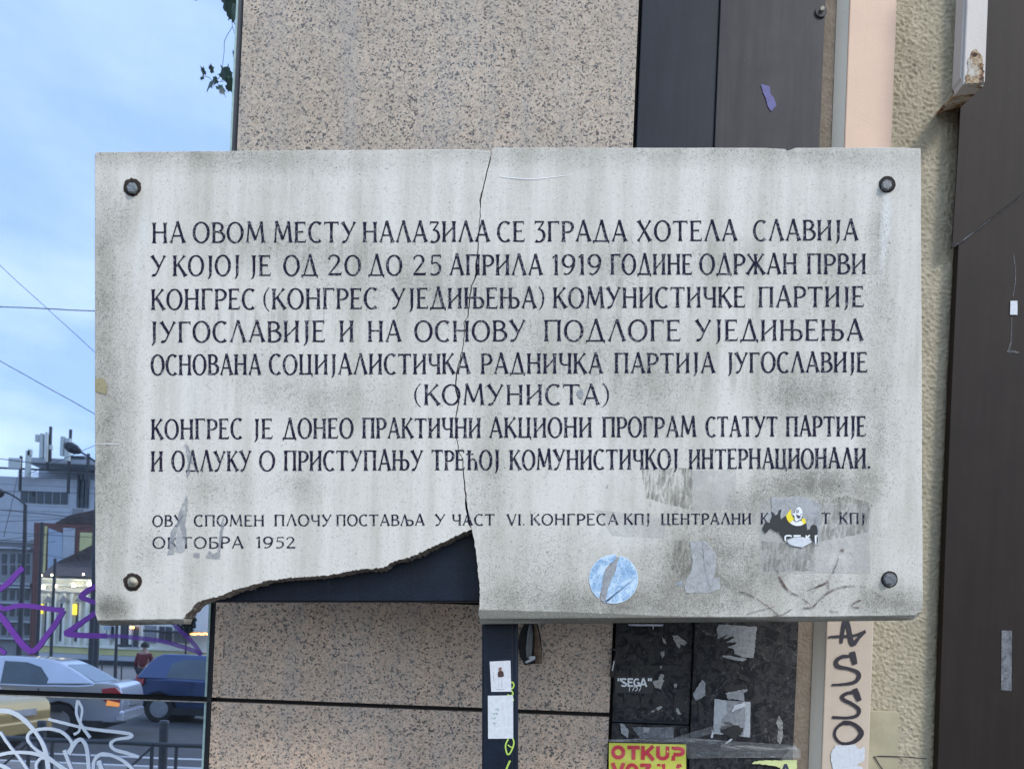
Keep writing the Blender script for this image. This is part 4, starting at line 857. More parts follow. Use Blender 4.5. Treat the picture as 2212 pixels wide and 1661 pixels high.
lens_strip([(660, 720, 180), (670, 790, 420), (680, 840, 680), (660, 870, 900), (680, 890, 1120), (700, 890, 1320)], YG - .0075, simple('brown_lining', (.15, .10, .065), .8, 0, .45, 80), 'brown_lining')
mesh('crumpled_foil', G().prism([P(*Sh(p), YG - .016) for p in [(480, 1180), (540, 1130), (690, 1120), (700, 1210), (600, 1270), (430, 1340), (390, 1290), (560, 1200)]], .004), MAT['paper'], dh)

# ================================================================== PAPER ON THE STEEL CLADDING
Sc = lambda z: (1307.5 + z[0] / 4.6887, 1347.9 + z[1] / 4.6887)
dA, dB = YG - .0055, YG - .0115
def bits(nm, lst, d, mat, label, rough=1.0, **k):
    for i, (q, lb) in enumerate(lst): sheet(nm, [Sc(p) for p in q], d, MAT[mat], lb, rough=rough, step=4, **k)
bits('torn_paper', [([(1150, 0), (1535, 25), (1505, 340), (1400, 335), (1310, 300), (1300, 250), (1240, 230), (1300, 210), (1330, 185), (1220, 180), (1310, 140), (1290, 120), (1200, 150), (1240, 100), (1310, 100), (1250, 100), (1130, 150), (1140, 110), (1125, 60)], 'torn grey paper square on the steel just under the plaque'),
                    ([(1180, 320), (1250, 315), (1435, 350), (1400, 375), (1270, 355), (1200, 335)], 'thin ragged grey strip under the torn paper square')], dB, 'paper_grey', None)
tp = thing('taped_notice', P(*Sc((1280, 1145)), dB), 'white notice on the dark steel with its middle torn and dirty', 'poster')
sheet('paper_base', [Sc(p) for p in [(1105, 755), (1230, 770), (1470, 785), (1465, 1145), (1300, 1120), (1095, 1110)]], dB, MAT['paper_mid'], None, parent=tp, rough=.6, step=8)
sheet('torn_middle', [Sc(p) for p in [(1230, 770), (1400, 790), (1420, 870), (1400, 1130), (1280, 1110), (1160, 1090), (1180, 960), (1240, 900)]], dB - .0005, MAT['paper_grey'], None, parent=tp, rough=1.2)
sheet('dirt_clump', [Sc(p) for p in [(1160, 1060), (1200, 1000), (1250, 980), (1310, 1020), (1400, 1050), (1380, 1110), (1300, 1170), (1180, 1100)]], dB - .001, MAT['paper_dark'], None, parent=tp, rough=2, step=3)
sheet('crumpled_top', [Sc(p) for p in [(1215, 700), (1300, 680), (1440, 655), (1440, 680), (1400, 700), (1410, 780), (1330, 760), (1250, 760)]], dB - .004, MAT['paper_grey'], None, parent=tp, th=.003, rough=1.5, step=4)
sheet('crumpled_top', [Sc(p) for p in [(1310, 820), (1400, 790), (1425, 820), (1380, 850), (1280, 885), (1300, 840)]], dB - .003, MAT['paper'], None, parent=tp, th=.002, rough=1.5, step=3)
bits('torn_paper', [([(890, 710), (980, 560), (1015, 600), (1010, 650), (1015, 720), (920, 775), (900, 745)], 'curled grey paper flap at the left of the taped notice')], dB - .004, 'paper_grey', None, th=.003)
bits('torn_paper', [([(1185, 620), (1430, 605), (1440, 650), (1230, 690)], 'dark torn paper band above the taped notice'), ([(1350, 500), (1400, 510), (1470, 550), (1465, 590), (1350, 550)], 'dark grey slanting scrap above the torn band'), ([(940, 760), (990, 820), (1010, 920), (1090, 980), (1000, 960), (985, 1040), (950, 1000)], 'thin dark paper strand beside the taped notice')], dB - .0005, 'paper_dark', None)
bits('torn_paper', [([(1080, 1060), (1100, 1100), (1090, 1150), (1070, 1150)], 'small white shred at the foot of the taped notice'), ([(1210, 1200), (1280, 1155), (1290, 1165), (1230, 1210)], 'pale curled shred under the taped notice')], dB - .001, 'paper', None)
bits('torn_paper', [([(1760, 920), (1800, 1000), (1800, 1150), (1770, 1220), (1740, 1180), (1750, 1060), (1730, 990)], 'mottled pale glue blot near the right edge of the steel')], dB, 'film_white', None, )
bits('torn_paper', [([(120, 150), (160, 95), (240, 90), (310, 115), (300, 240), (270, 180), (200, 240), (240, 180), (180, 110), (150, 180)], 'crumpled dark paper scrap at the upper left of the steel'), ([(345, 150), (400, 140), (480, 220), (500, 250), (400, 250), (350, 190)], 'dark torn leaf of paper beside the crumpled scrap'), ([(440, 260), (480, 260), (510, 390), (440, 400)], 'narrow dark paper tab hanging above the lettered sticker'),
                    ([(100, 720), (180, 740), (150, 860), (110, 790)], 'left dark scrap in the lower torn row'), ([(180, 730), (340, 720), (360, 850), (180, 815), (220, 760)], 'middle dark curled scrap in the lower torn row'), ([(360, 730), (440, 720), (450, 830), (370, 850)], 'right dark scrap in the lower torn row'),
                    ([(480, 710), (590, 700), (610, 820), (490, 820)], 'dark grey torn label left of the white spots'), ([(700, 720), (800, 710), (810, 890), (690, 880)], 'dark grey torn label at the edge of the left strip'), ([(140, 420), (560, 415), (800, 430), (770, 480), (580, 470), (200, 450)], 'long dark torn strip above the lettered sticker')], dA, 'paper_dark', None)
bits('torn_paper', [([(680, 110), (740, 115), (830, 190), (800, 215), (760, 200), (755, 245), (725, 225)], 'whitish torn patch at the top right of the left strip'), ([(560, 280), (600, 270), (600, 310), (575, 345)], 'small white fleck under the torn patch'), ([(575, 130), (600, 150), (620, 200), (590, 190)], 'small white fleck at the top of the strip'), ([(480, 580), (540, 560), (560, 500), (595, 510), (580, 560), (600, 570), (560, 660), (500, 640)], 'pale torn blot right of the lettered sticker'),
                    ([(550, 420), (575, 425), (565, 455)], 'tiny white chip on the dark torn strip'), ([(695, 605), (725, 600), (720, 640), (700, 640)], 'small round white chip right of the torn blot'), ([(510, 850), (560, 825), (580, 835), (540, 875)], 'small white flake in the lower row'), ([(720, 850), (740, 850), (770, 910), (740, 915), (715, 880)], 'bluish white flake at the lower right of the strip'), ([(465, 875), (500, 870), (490, 890), (465, 890)], 'tiny white flake beside the lower row')], dA - .0004, 'paper_worn', None)
sheet('torn_paper', [Sc(p) for p in [(230, 0), (590, 0), (580, 18), (490, 20), (485, 60), (478, 20), (240, 14)]], dA, MAT['paper'], 'pale torn sticker edge right under the plaque bottom', rough=.5, step=4)
sheet('metal_curl', [Sc(p) for p in [(60, 245), (135, 245), (150, 290), (125, 330), (100, 440), (85, 540), (50, 530), (60, 440), (100, 330), (110, 270), (60, 260)]], dA - .012, MAT['paper_dark'], 'curled dark tape loop at the left edge of the steel', 'tape', th=.01, rough=.8, step=4)
sheet('painted_tape_shine', [Sc(p) for p in [(85, 370), (95, 375), (78, 470), (65, 470)]], dA - .0125, MAT['paper'], 'painted white glint inside the curled tape loop', 'tape')  # highlight on the tape drawn as a white sliver
bits('glue_smear', [([(270, 1040), (700, 1040), (690, 1150), (350, 1150)], 'bluish glue smear low on the left strip')], dA - .003 - .0015, 'film_tape', None)
bits('torn_paper', [([(150, 1000), (190, 1010), (240, 1080), (230, 1150), (160, 1100)], 'pale torn crumb left of the glue smear'), ([(380, 1040), (450, 1050), (440, 1090), (380, 1100)], 'pale torn crumb on the glue smear')], dA - .005, 'paper_grey', None)
# sans lettering
def sans(ink, word, x0, y0, h, wd, adv, slant=0, sl=0, width=.62):
    for ch in word:
        W_ = width * h; tx = lambda x, y: (x0 + x * W_ + slant * y * h, y0 - y * h + sl * (x0 + x * W_))
        rb_ = lambda *p: ink.ribbon([(*tx(*q_), wd) for q_ in p])
        arc = lambda cx_, cy_, rx_, ry_, a0, a1, n=14: [(cx_ + rx_ * math.cos(R(a0 + (a1 - a0) * i / n)), cy_ + ry_ * math.sin(R(a0 + (a1 - a0) * i / n))) for i in range(n + 1)]
        m_ = wd / h / 2
        if ch == 'O': rb_(*arc(.5, .5, .5 - m_ * .6, .5 - m_, 0, 360, 24))
        elif ch == 'T': rb_((0, 1 - m_), (1, 1 - m_)); rb_((.5, 1 - m_), (.5, 0))
        elif ch == 'K': rb_((.12, 0), (.12, 1)); rb_((.95, 1), (.2, .38)); rb_((.40, .58), (.98, 0))
        elif ch == 'U': rb_(*([(.12, 1)] + arc(.5, .38, .38, .38 - m_, 180, 360) + [(.88, 1)]))
        elif ch == 'P': rb_((.14, 0), (.14, 1)); rb_(*([(.14, 1 - m_)] + arc(.55, .65, .38, .35 - m_, 90, -90) + [(.14, .30 + m_)]))
        elif ch == 'V': rb_((.0, 1), (.5, 0)); rb_((1, 1), (.5, 0))
        elif ch == 'Z': rb_((.02, 1 - m_), (.98, 1 - m_)); rb_((.9, 1 - m_), (.1, m_)); rb_((.02, m_), (.98, m_))
        elif ch == 'I': rb_((.5, 0), (.5, 1))
        elif ch == 'L': rb_((.14, 1), (.14, 0)); rb_((.1, m_), (.95, m_))
        elif ch == 'A': rb_((0, 0), (.5, 1)); rb_((1, 0), (.5, 1)); rb_((.2, .28), (.8, .28))
        elif ch == 'S': rb_(*(arc(.5, .74, .38, .26 - m_ * .8, 20, 270)[0:] + arc(.5, .27, .40, .27 - m_ * .9, 90, -160)))
        elif ch == 'E': rb_((.14, 0), (.14, 1)); rb_((.1, 1 - m_), (.9, 1 - m_)); rb_((.1, .52), (.82, .52)); rb_((.1, m_), (.92, m_))
        elif ch == 'G': rb_(*(arc(.5, .5, .43, .5 - m_, 45, 345))); rb_((.55, .46), (.95, .46)); rb_((.92, .46), (.92, .05))
        elif ch == '"': rb_((.25, 1), (.25, .66)); rb_((.62, 1), (.62, .66))
        elif ch == '7': rb_((.05, .94), (.95, .94), (.35, 0))
        elif ch == '5': rb_((.9, .94), (.25, .94), (.2, .55)); rb_(*arc(.42, .32, .42, .32, 120, -130))
        elif ch == '(': rb_(*arc(.9, .45, .6, .7, 130, 230))
        elif ch == ')': rb_(*arc(.1, .45, .6, .7, 50, -50))
        x0 += adv.get(ch, adv['*']) * h
sg = thing('letter_sticker', P(*Sc((300, 700)), dA), 'black sticker with bold white quoted word SEGA and small 75', 'sticker')
sheet('sticker_base', [Sc(p) for p in [(105, 530), (490, 530), (485, 700), (100, 695)]], dA, MAT['sticker_black'], None, parent=sg)
ik = Ink(dA - .0005, 2e-5); a = Sc((118, 632)); sans(ik, '"SEGA"', a[0], a[1], 18.5, 3.6, {'*': .78, '"': .45, 'E': .72, 'A': .80}, width=.72)
a = Sc((232, 668)); sans(ik, '(75)', a[0], a[1] + 1, 11.5, 1.4, {'*': .60}, slant=.25, width=.52)
mesh('white_letters', ik.g, MAT['print_white'], sg)
# yellow poster OTKUP VOZILA
Sy = lambda z: (1280.6 + z[0] / 4.6887, 1550.2 + z[1] / 4.6887)
yp = thing('yellow_poster', P(*Sy((550, 700)), dA - .008), 'yellow poster with red letters OTKUP VOZILA taped low on the steel', 'poster')
g = G(); nx_, ny_ = 30, 16; vs_ = []
c4 = [Sy((163, 250)), Sy((945, 268)), Sy((945, 900)), Sy((160, 900))]
wav = lambda u, v: .0012 * math.sin(u * 17 + v * 9) + .0009 * math.sin(u * 5 - v * 21)
def yps(u, v, off=0):
    x = (c4[0][0] * (1 - u) + c4[1][0] * u) * (1 - v) + (c4[3][0] * (1 - u) + c4[2][0] * u) * v; y = (c4[0][1] * (1 - u) + c4[1][1] * u) * (1 - v) + (c4[3][1] * (1 - u) + c4[2][1] * u) * v
    return P(x, y, dA - .008 - wav(u, v) - off)
for j in range(ny_ + 1):
    for i in range(nx_ + 1): vs_.append(yps(i / nx_, j / ny_))
g.add(vs_, [(j * (nx_ + 1) + i, j * (nx_ + 1) + i + 1, (j + 1) * (nx_ + 1) + i + 1, (j + 1) * (nx_ + 1) + i) for j in range(ny_) for i in range(nx_)])
mesh('paper_base', g, MAT['paper_yellow'], yp, smooth=True)
def yfn(x, y, d):
    u = (x - c4[0][0]) / (c4[1][0] - c4[0][0]); v = (y - c4[0][1] - u * 4) / (c4[3][1] - c4[0][1]); return P(x, y, d - wav(u, v))
ik = Ink(dA - .0088, 2e-5, fn=yfn)
a = Sy((195, 412)); sans(ik, 'OTKUP', a[0], a[1] - 1300 * .022, 30.5, 8.2, {'*': 1.07, 'T': 1.0, 'O': 1.08}, sl=.0225, width=.88)
a = Sy((200, 590)); sans(ik, 'VOZILA', a[0], a[1] - 1300 * .022, 30.5, 7.8, {'*': .97, 'I': .62, 'Z': .92, 'L': .82, 'V': .98}, sl=.0225, width=.8)
mesh('red_letters', ik.g, MAT['print_red'], yp)
lp = thing('lime_poster', P(*Sy((1840, 600)), dB - .004), 'torn pale lime poster with a dark letter at the bottom of the steel', 'poster')
sheet('paper_base', [Sy(p) for p in [(1700, 430), (2065, 425), (2065, 640), (1900, 640), (1900, 500), (1800, 480), (1750, 470), (1610, 460), (1640, 440)]], dB - .004, MAT['paper_lime'], None, parent=lp, rough=1, step=4)
ik = Ink(dB - .0048); a = Sy((1915, 560)); sans(ik, 'A', a[0], a[1], 20, 5.5, {'*': 1}, width=.8); mesh('dark_letter', ik.g, MAT['print_navy'], lp)
# clear tape bands over posters
for q, lb, d_ in (([(-60, 225), (900, 195), (1560, 245), (2060, 275), (2110, 400), (1500, 400), (960, 410), (940, 262), (150, 238), (-60, 240)], 'wide clear packing tape stretched across the steel above the posters', dB - .006),
                  ([(700, 240), (1050, 130), (1400, 25), (1500, 50), (1250, 140), (960, 235)], 'twisted clear tape running up to the taped notice', dB - .008),
                  ([(1900, 420), (2040, 270), (2110, 330), (2100, 420)], 'crumpled end of clear tape at the edge of the stucco strip', dB - .010)):
    sheet('clear_tape', [Sy(p) for p in q], d_, MAT['tape'], lb, 'tape', th=.0004)
# violet scrap high on the cladding, silver sticker on the pipe
Su = lambda z: (1348 + z[0] / 2.56, z[1] / 2.56)
sheet('violet_scrap', [Su(p) for p in [(757, 467), (805, 478), (810, 520), (830, 545), (843, 585), (815, 617), (795, 590), (785, 545), (768, 515)]], YG - .0115, MAT['violet_paper'], 'small torn violet paper scrap on the upper steel sheet', rough=.6, step=4)
sheet('silver_sticker', [Sd(p) for p in [(400, 1400), (620, 1390), (660, 1440), (725, 1400), (725, 1560), (640, 1620), (700, 1640), (720, 1740), (380, 1740), (365, 1600), (350, 1500)]], 1.7185, MAT['paper'], 'torn silvery white sticker under the black lettering on the pipe', rough=1.2, step=5)

# ================================================================== THE STREET BEHIND THE CAMERA (seen in the glass)
gr = {'asphalt': simple('asphalt', (.050, .052, .055), .8, 0, .25, 3), 'pave': simple('paving', (.17, .165, .155), .85, 0, .2, 4), 'line': simple('road_paint', (.45, .46, .46), .7),
      'bwhite': simple('pale_render', (.44, .47, .50), .8, 0, .08, 1), 'bgrey': simple('grey_render', (.26, .27, .28), .85, 0, .18, .8), 'bred': simple('oxide_red_render', (.15, .075, .065), .85, 0, .15, 1), 'bcream': simple('cream_render', (.78, .79, .70), .8, 0, .08, 1),
      'byel': simple('yellow_render', (.58, .55, .26), .8, 0, .1, 1), 'roof': simple('brown_tiles', (.085, .065, .06), .85, 0, .3, 3), 'win': simple('dark_window', (.03, .04, .05), .15, 0, .3, 2), 'iron': simple('dark_iron', (.03, .034, .04), .5, 0, .3, 10),
      'ant': simple('antenna_shell', (.50, .54, .50), .5), 'pblue': simple('pale_blue_panel', (.36, .44, .52), .7), 'lamp': emit('warm_lamp', (1, .78, .42), 14), 'yban': emit('lit_yellow_window', (1, .70, .05), .9), 'fairy': emit('fairy_lights', (1, .36, .06), 7), 'sign': emit('lit_sign', (.55, .50, 1), 1.0)}
def S(name, g, m, **k): return mesh(name, g, gr[m], None, kind='structure', loc=(0, 0, 0), **k)
S('ground', G().box(-160, 160, -260, 40, -.6, -.15), 'pave')
ry = lambda dv: 2 * YG - dv
S('pavement', G().box(-60, 60, ry(10.6), 1.72, -.15, 0), 'pave'); S('road', G().box(-120, 120, ry(30), ry(10.6), -.155, -.10), 'asphalt'); S('far_pavement', G().box(-120, 120, ry(56), ry(30), -.15, 0), 'pave')
S('road_marking', G().box(-60, 60, ry(12.2), ry(12.05), -.0999, -.096), 'line'); S('kerb', G().box(-60, 60, ry(10.6) - .12, ry(10.6) + .0, -.14, .003), 'line')
def vb(x0, x1, yt, dv, depth, z0=0.0):   # a box in the street: picture x range, top at picture y (both at its left end), distance in the mirror
    a = V(x0, yt, dv); b = V(x1, yt + (x1 - x0) * .041, dv); yy = ry(dv)
    return G().box(a.x, b.x, yy - depth, yy, z0, a.z)
def vr(x0, x1, yt, yb, dv, proud, th):   # a rectangle proud of that wall
    a = V(x0, yt, dv); b = V(x1, yt, dv); c_ = V(x0, yb, dv); yy = ry(dv)
    return G().box(a.x, b.x, yy + proud - th, yy + proud, c_.z, a.z)
def part(nm, g, m, par): return mesh(nm, g, gr[m], par)
# white modern block with roof terrace and aerials
wb = thing('apartment_block', Vector((V(60, 1300, 75).x, ry(75) - 6, 0)), 'white modern block with ribbon window and roof aerials, mirrored in the glass', 'building')
part('wall', vb(-60, 230, 1026, 75, 14), 'bwhite', wb)
part('penthouse', vb(85, 240, 997, 78, 6, 17), 'bwhite', wb); part('canopy_roof', G().box(V(76, 995, 76).x, V(250, 995, 76).x, ry(86), ry(74.5), V(80, 1006, 76).z, V(80, 996, 76).z), 'bwhite', wb)
for i in range(6):
    x0 = 47 + i * 17.2; wnd = part('window', vr(x0, x0 + 14.5, 1060 + i * .6, 1086 + i * .6, 75, .12, .14), 'win', wb)
part('window_frame', vr(45, 150, 1057, 1091, 75, .05, .08), 'bwhite', wb)
for i in range(3): part('louvre', vr(170 + i * 9, 176 + i * 9, 1026, 1096, 75, .2, .2), 'win', wb)
for i in range(4): part('rail', vr(40, 205, 1018 + i * 3.6, 1019 + i * 3.6, 74.6, .1, .1), 'iron', wb)
part('terrace_parapet', vr(-10, 240, 1008, 1012, 74.4, .1, .1), 'iron', wb)
for (x, t, b_, w_) in ((94, 938, 990, 7), (104, 935, 998, 3), (138, 944, 985, 7), (149, 948, 996, 10), (65, 975, 1030, 9), (35, 990, 1012, 24), (68, 972, 985, 7), (84, 940, 955, 7), (112, 962, 972, 5)):
    part('aerial', vr(x - w_ / 2, x + w_ / 2, t, b_, 73.5, .3, .3), 'ant', wb)
for (x, t) in ((110, 922), (152, 928), (150, 990), (104, 940), (46, 985), (191, 980)): part('mast', G().tube(V(x, t, 73.8), V(x - 3, t + 75, 73.8), .14, 6), 'iron', wb)
part('plant_box', vr(156, 186, 985, 1003, 77, .3, 3), 'iron', wb)
for y in (1045, 1100, 1112): part('wall_joint', vr(0, 205, y, y + .9, 75, .03, .04), 'bgrey', wb)
# grey banded block, lower left
gb = thing('grey_block', Vector((V(30, 1300, 64).x, ry(64) - 6, 0)), 'grey old block with banded balconies, mirrored at the lower left of the glass', 'building')
part('wall', vb(-80, 72, 1166, 64, 9), 'bgrey', gb)
for y in (1160, 1178, 1255, 1262, 1296, 1336, 1372): part('cornice', vr(-80, 73, y, y + 4, 64, .5, .6), 'bwhite', gb)
for y in (1196, 1220, 1275, 1310, 1350):
    for x in (5, 22, 38, 54): part('window', vr(x, x + 9, y, y + 20, 64, .06, .1), 'win', gb)
# red framed building with pale panels
rbld = thing('red_building', Vector((V(140, 1300, 62).x, ry(62) - 5, 0)), 'oxide red building with pale blue panels, mirrored left of the plaque', 'building')
part('wall', vb(74, 240, 1128, 62, 8), 'bred', rbld)
part('panel', G().prism([V(*p, 61.95) for p in ((106, 1140), (136, 1152), (134, 1228), (104, 1238))], .1), 'pblue', rbld); part('panel', vr(138, 163, 1140, 1225, 62, .1, .12), 'bwhite', rbld); part('panel', vr(98, 103, 1136, 1245, 62, .1, .12), 'byel', rbld)
part('panel', vr(174, 200, 1150, 1215, 62, .1, .12), 'byel', rbld)
part('roof', G().prism([V(*p, 63.5) for p in ((118, 1129), (150, 1112), (203, 1100), (240, 1090), (240, 1134))], -4), 'roof', rbld)
part('chimney', vb(155, 180, 1098, 66, 3, 8), 'bgrey', rbld)
# long cream classical house with tiled roof
ch = thing('cream_house', Vector((V(260, 1431, 55).x, ry(55) - 4, 0)), 'long cream classical house with tiled roof and wall lamps, mirrored behind the cars', 'building')
hx0, hx1 = 88, 470
part('wall', vb(hx0, hx1, 1244, 55, 7), 'bcream', ch)
part('roof', G().add([V(86, 1244, 54.6), V(480, 1260, 54.6), V(480, 1190, 60), V(200, 1176, 60), V(120, 1215, 60), V(86, 1250, 60)], [(0, 1, 2, 3, 4), (0, 4, 5)]), 'roof', ch)
sl = .041
for (y, h_, m_, pr) in ((1243, 3, 'iron', .5), (1249, 4, 'bcream', .42), (1262, 2.5, 'bcream', .35), (1276, 2.5, 'bgrey', .2), (1395, 13, 'byel', .15), (1391, 3, 'bcream', .3), (1409, 10, 'bwhite', .3), (1419, 14, 'iron', .12)):
    part('cornice' if y < 1300 else 'base_course', vr(hx0, hx1, y, y + h_, 55, pr, pr + .05), m_, ch)
for x in (92, 108, 123, 142, 158, 177, 191, 214, 240, 262, 286, 312): part('pilaster', vr(x, x + 5, 1282, 1391, 55, .3, .35), 'bcream', ch)
for x in (99, 132, 166):
    part('window', vr(x, x + 9, 1302, 1385, 55, .08, .1), 'win', ch); part('pediment', G().prism([V(x - 5, 1299, 54.6), V(x + 14, 1299, 54.6), V(x + 4.5, 1285, 54.6)], -.3), 'bgrey', ch)
for x0, x1, y0, y1 in ((232, 247, 1352, 1378), (259, 300, 1352, 1396), (345, 372, 1352, 1385)): part('window', vr(x0, x1, y0, y1, 55, .1, .12), 'win', ch)
for x0, x1, y0, y1 in ((232, 247, 1352, 1378), (279, 300, 1352, 1396), (345, 372, 1352, 1385)):
    part('window_bar', vr((x0 + x1) / 2 - .6, (x0 + x1) / 2 + .6, y0, y1, 55, .16, .05), 'bwhite', ch); part('window_sill', vr(x0 - 2, x1 + 2, y1, y1 + 2, 55, .35, .4), 'bwhite', ch)
for x0, x1 in ((305, 338), (378, 410)): part('shutter', vr(x0, x1, 1350, 1388, 55, .08, .12), 'bgrey', ch)
part('notice_board', vr(228, 242, 1352, 1360, 54.6, .2, .05), 'pblue', ch); part('red_sign', vr(284, 292, 1353, 1357, 54.6, .2, .05), 'fairy', ch)
part('door', vr(259, 278, 1340, 1396, 55, .14, .16), 'win', ch); part('lit_window', vr(97, 101, 1305, 1326, 55, .5, .1), 'yban', ch); part('lit_window', vr(165.5, 174, 1305, 1328, 55, .5, .1), 'yban', ch)
for (x, y, r) in ((94, 1268, .10), (119.5, 1266, .08), (159, 1264, .11), (193, 1262, .12), (90, 1243, .05), (112, 1242, .05), (180, 1241, .05)):
    c_ = V(x, y, 54.2); g = G(); g.tube(c_ - Vector((0, 0, r)), c_ + Vector((0, 0, r)), r, 8); part('wall_lamp', g, 'lamp', ch)
sgn = part('shop_sign', vr(426, 456, 1312, 1328, 55, 2.5, .2), 'sign', ch)
part('awning', vr(345, 460, 1362, 1366, 55, 2.5, 2.3), 'iron', ch)
g = G()
for i in range(26): c_ = V(412 + i * 1.7, 1369.5 + random.uniform(-1, 1), 52); g.tube(c_, c_ + Vector((0, .06, .05)), .035, 5)
part('fairy_lights', g, 'fairy', ch)
part('upper_storey', vb(400, 480, 1298, 56, 5, 3.0), 'bgrey', ch)
# poles, lamps and overhead wires
def pole(x, yt, yb, dv, wpx, label, nm='trolley_pole', m='iron'):
    r = wpx * dv / F / 2; a = V(x, yt, dv); return mesh(nm, G().tube((a.x, a.y, a.z), (a.x, a.y, -.1), r, 12, r * 1.15), gr[m], None, label=label, cat='pole')
pole(218, 900, 1440, 30, 11, 'thick dark tram wire pole mirrored at the left rim of the plaque')
pole(91, 1128, 1400, 32, 7, 'dark tram wire pole mirrored beside the red wall'); pole(84, 1130, 1400, 34, 9, 'brownish pole mirrored next to the dark one', m='bred'); pole(119, 1206, 1400, 33, 6, 'shorter dark pole mirrored in front of the tiled roof')
pole(253, 1350, 1500, 26, 6, 'thin grey post with notices mirrored behind the silver car')
def lamp(x, yt, dv, pts_, head, label):
    a = V(x, yt, dv); t = thing('street_lamp', Vector((a.x, a.y, 0)), label, 'street lamp', 'street lamps mirrored in the glass')
    mesh('pole', G().tube(a, (a.x, a.y, 0), .055, 10, .09), gr['iron'], t)
    g = G(); q = crom([(x, yt)] + pts_, 5)
    for i in range(len(q) - 1): g.tube(V(*q[i], dv), V(*q[i + 1], dv), .03, 6)
    mesh('arm', g, gr['iron'], t)
    c_ = V(*head, dv); e_ = V(*pts_[-1], dv); g = G(); n = 10; d_ = (c_ - e_)
    prof = [(0, .03), (.12, .09), (.35, .15), (.65, .16), (.9, .10), (1, .02)]
    for i in range(len(prof) - 1): g.tube(e_ + d_ * prof[i][0], e_ + d_ * prof[i + 1][0], prof[i][1], 10, prof[i + 1][1])
    mesh('lamp_head', g, gr['iron'], t, smooth=True)
lamp(55, 1090, 24, [(40, 1078), (20, 1066), (8, 1063)], (-14, 1066), 'street lamp with curved arm mirrored at the far left')
lamp(222, 1030, 24, [(214, 1005), (196, 990), (176, 977)], (138, 959), 'street lamp head leaning in from behind the plaque')
WL = ['thin steep wire crossing the thick level wire in the mirrored sky', 'thick nearly level wire in the blue mirrored sky', 'sloping wire in front of the mirrored cloud', 'dark wire just above the white block terrace', 'thin wire rising right past the street lamp head', 'level wire over the ribbon window of the white block',
      'dark wire sloping down below the ribbon window', 'thin wire rising slightly over the lower white wall', 'thin wire sagging down towards the red building', 'wire rising from the grey block to the tiled roof', 'short steep wire hanging down beside the curved lamp', 'short wire crossing the pale blue panels', 'wire sloping up across the grey block']
for i, (a, b, r) in enumerate((((-60, 519), (260, 811), .008), ((-60, 661), (260, 673), .013), ((-60, 746), (260, 926), .011), ((-60, 983), (260, 1023), .012), ((60, 1024), (260, 938), .007), ((-60, 1059), (260, 1067), .008), ((-60, 1095), (260, 1126), .012), ((-60, 1130), (260, 1114), .008),
                               ((-60, 1145), (260, 1164), .008), ((-60, 1176), (260, 1128), .008), ((38, 1030), (8, 1160), .008), ((60, 1190), (200, 1218), .007), ((-60, 1200), (120, 1168), .007))):
    mesh('overhead_wire', G().tube(V(*a, 20 + i * .3), V(*b, 20 + i * .3), r, 6), gr['iron'], None, label=WL[i], cat='wire', group='tram wires mirrored in the glass')
# railing and bollards at the near kerb
rl = thing('kerb_railing', Vector((V(200, 1600, 8).x, ry(8), 0)), 'dark tubular railing along the kerb mirrored in the lower pane', 'railing')
zt = V(200, 1601, 8).z
mesh('top_rail', G().tube((V(-300, 1600, 8).x, ry(8), zt), (V(1400, 1600, 8).x, ry(8), zt), .024, 8), gr['iron'], rl)
for x in (62, 113, 329, 382, 600, 655):
    a = V(x, 1601, 8); mesh('rail_post', G().tube((a.x, ry(8), zt), (a.x, ry(8), 0), .019, 8), gr['iron'], rl)
for x, s_ in ((62, -1), (329, -1), (600, -1)):
    a = V(x, 1601, 8); mesh('brace', G().tube((a.x, ry(8), zt - .03), (a.x - .48, ry(8), .15), .012, 6), gr['iron'], rl)
for x, lb in ((91, 'round topped dark bollard mirrored in front of the silver car'), (355, 'round topped dark bollard mirrored right of the silver car')):
    a = V(x, 1556, 8.5); g = G().tube((a.x, a.y, 0), (a.x, a.y, a.z - .03), .046, 16).tube((a.x, a.y, a.z - .03), (a.x, a.y, a.z), .052, 16, .044); mesh('bollard', g, gr['iron'], None, label=lb, cat='bollard')

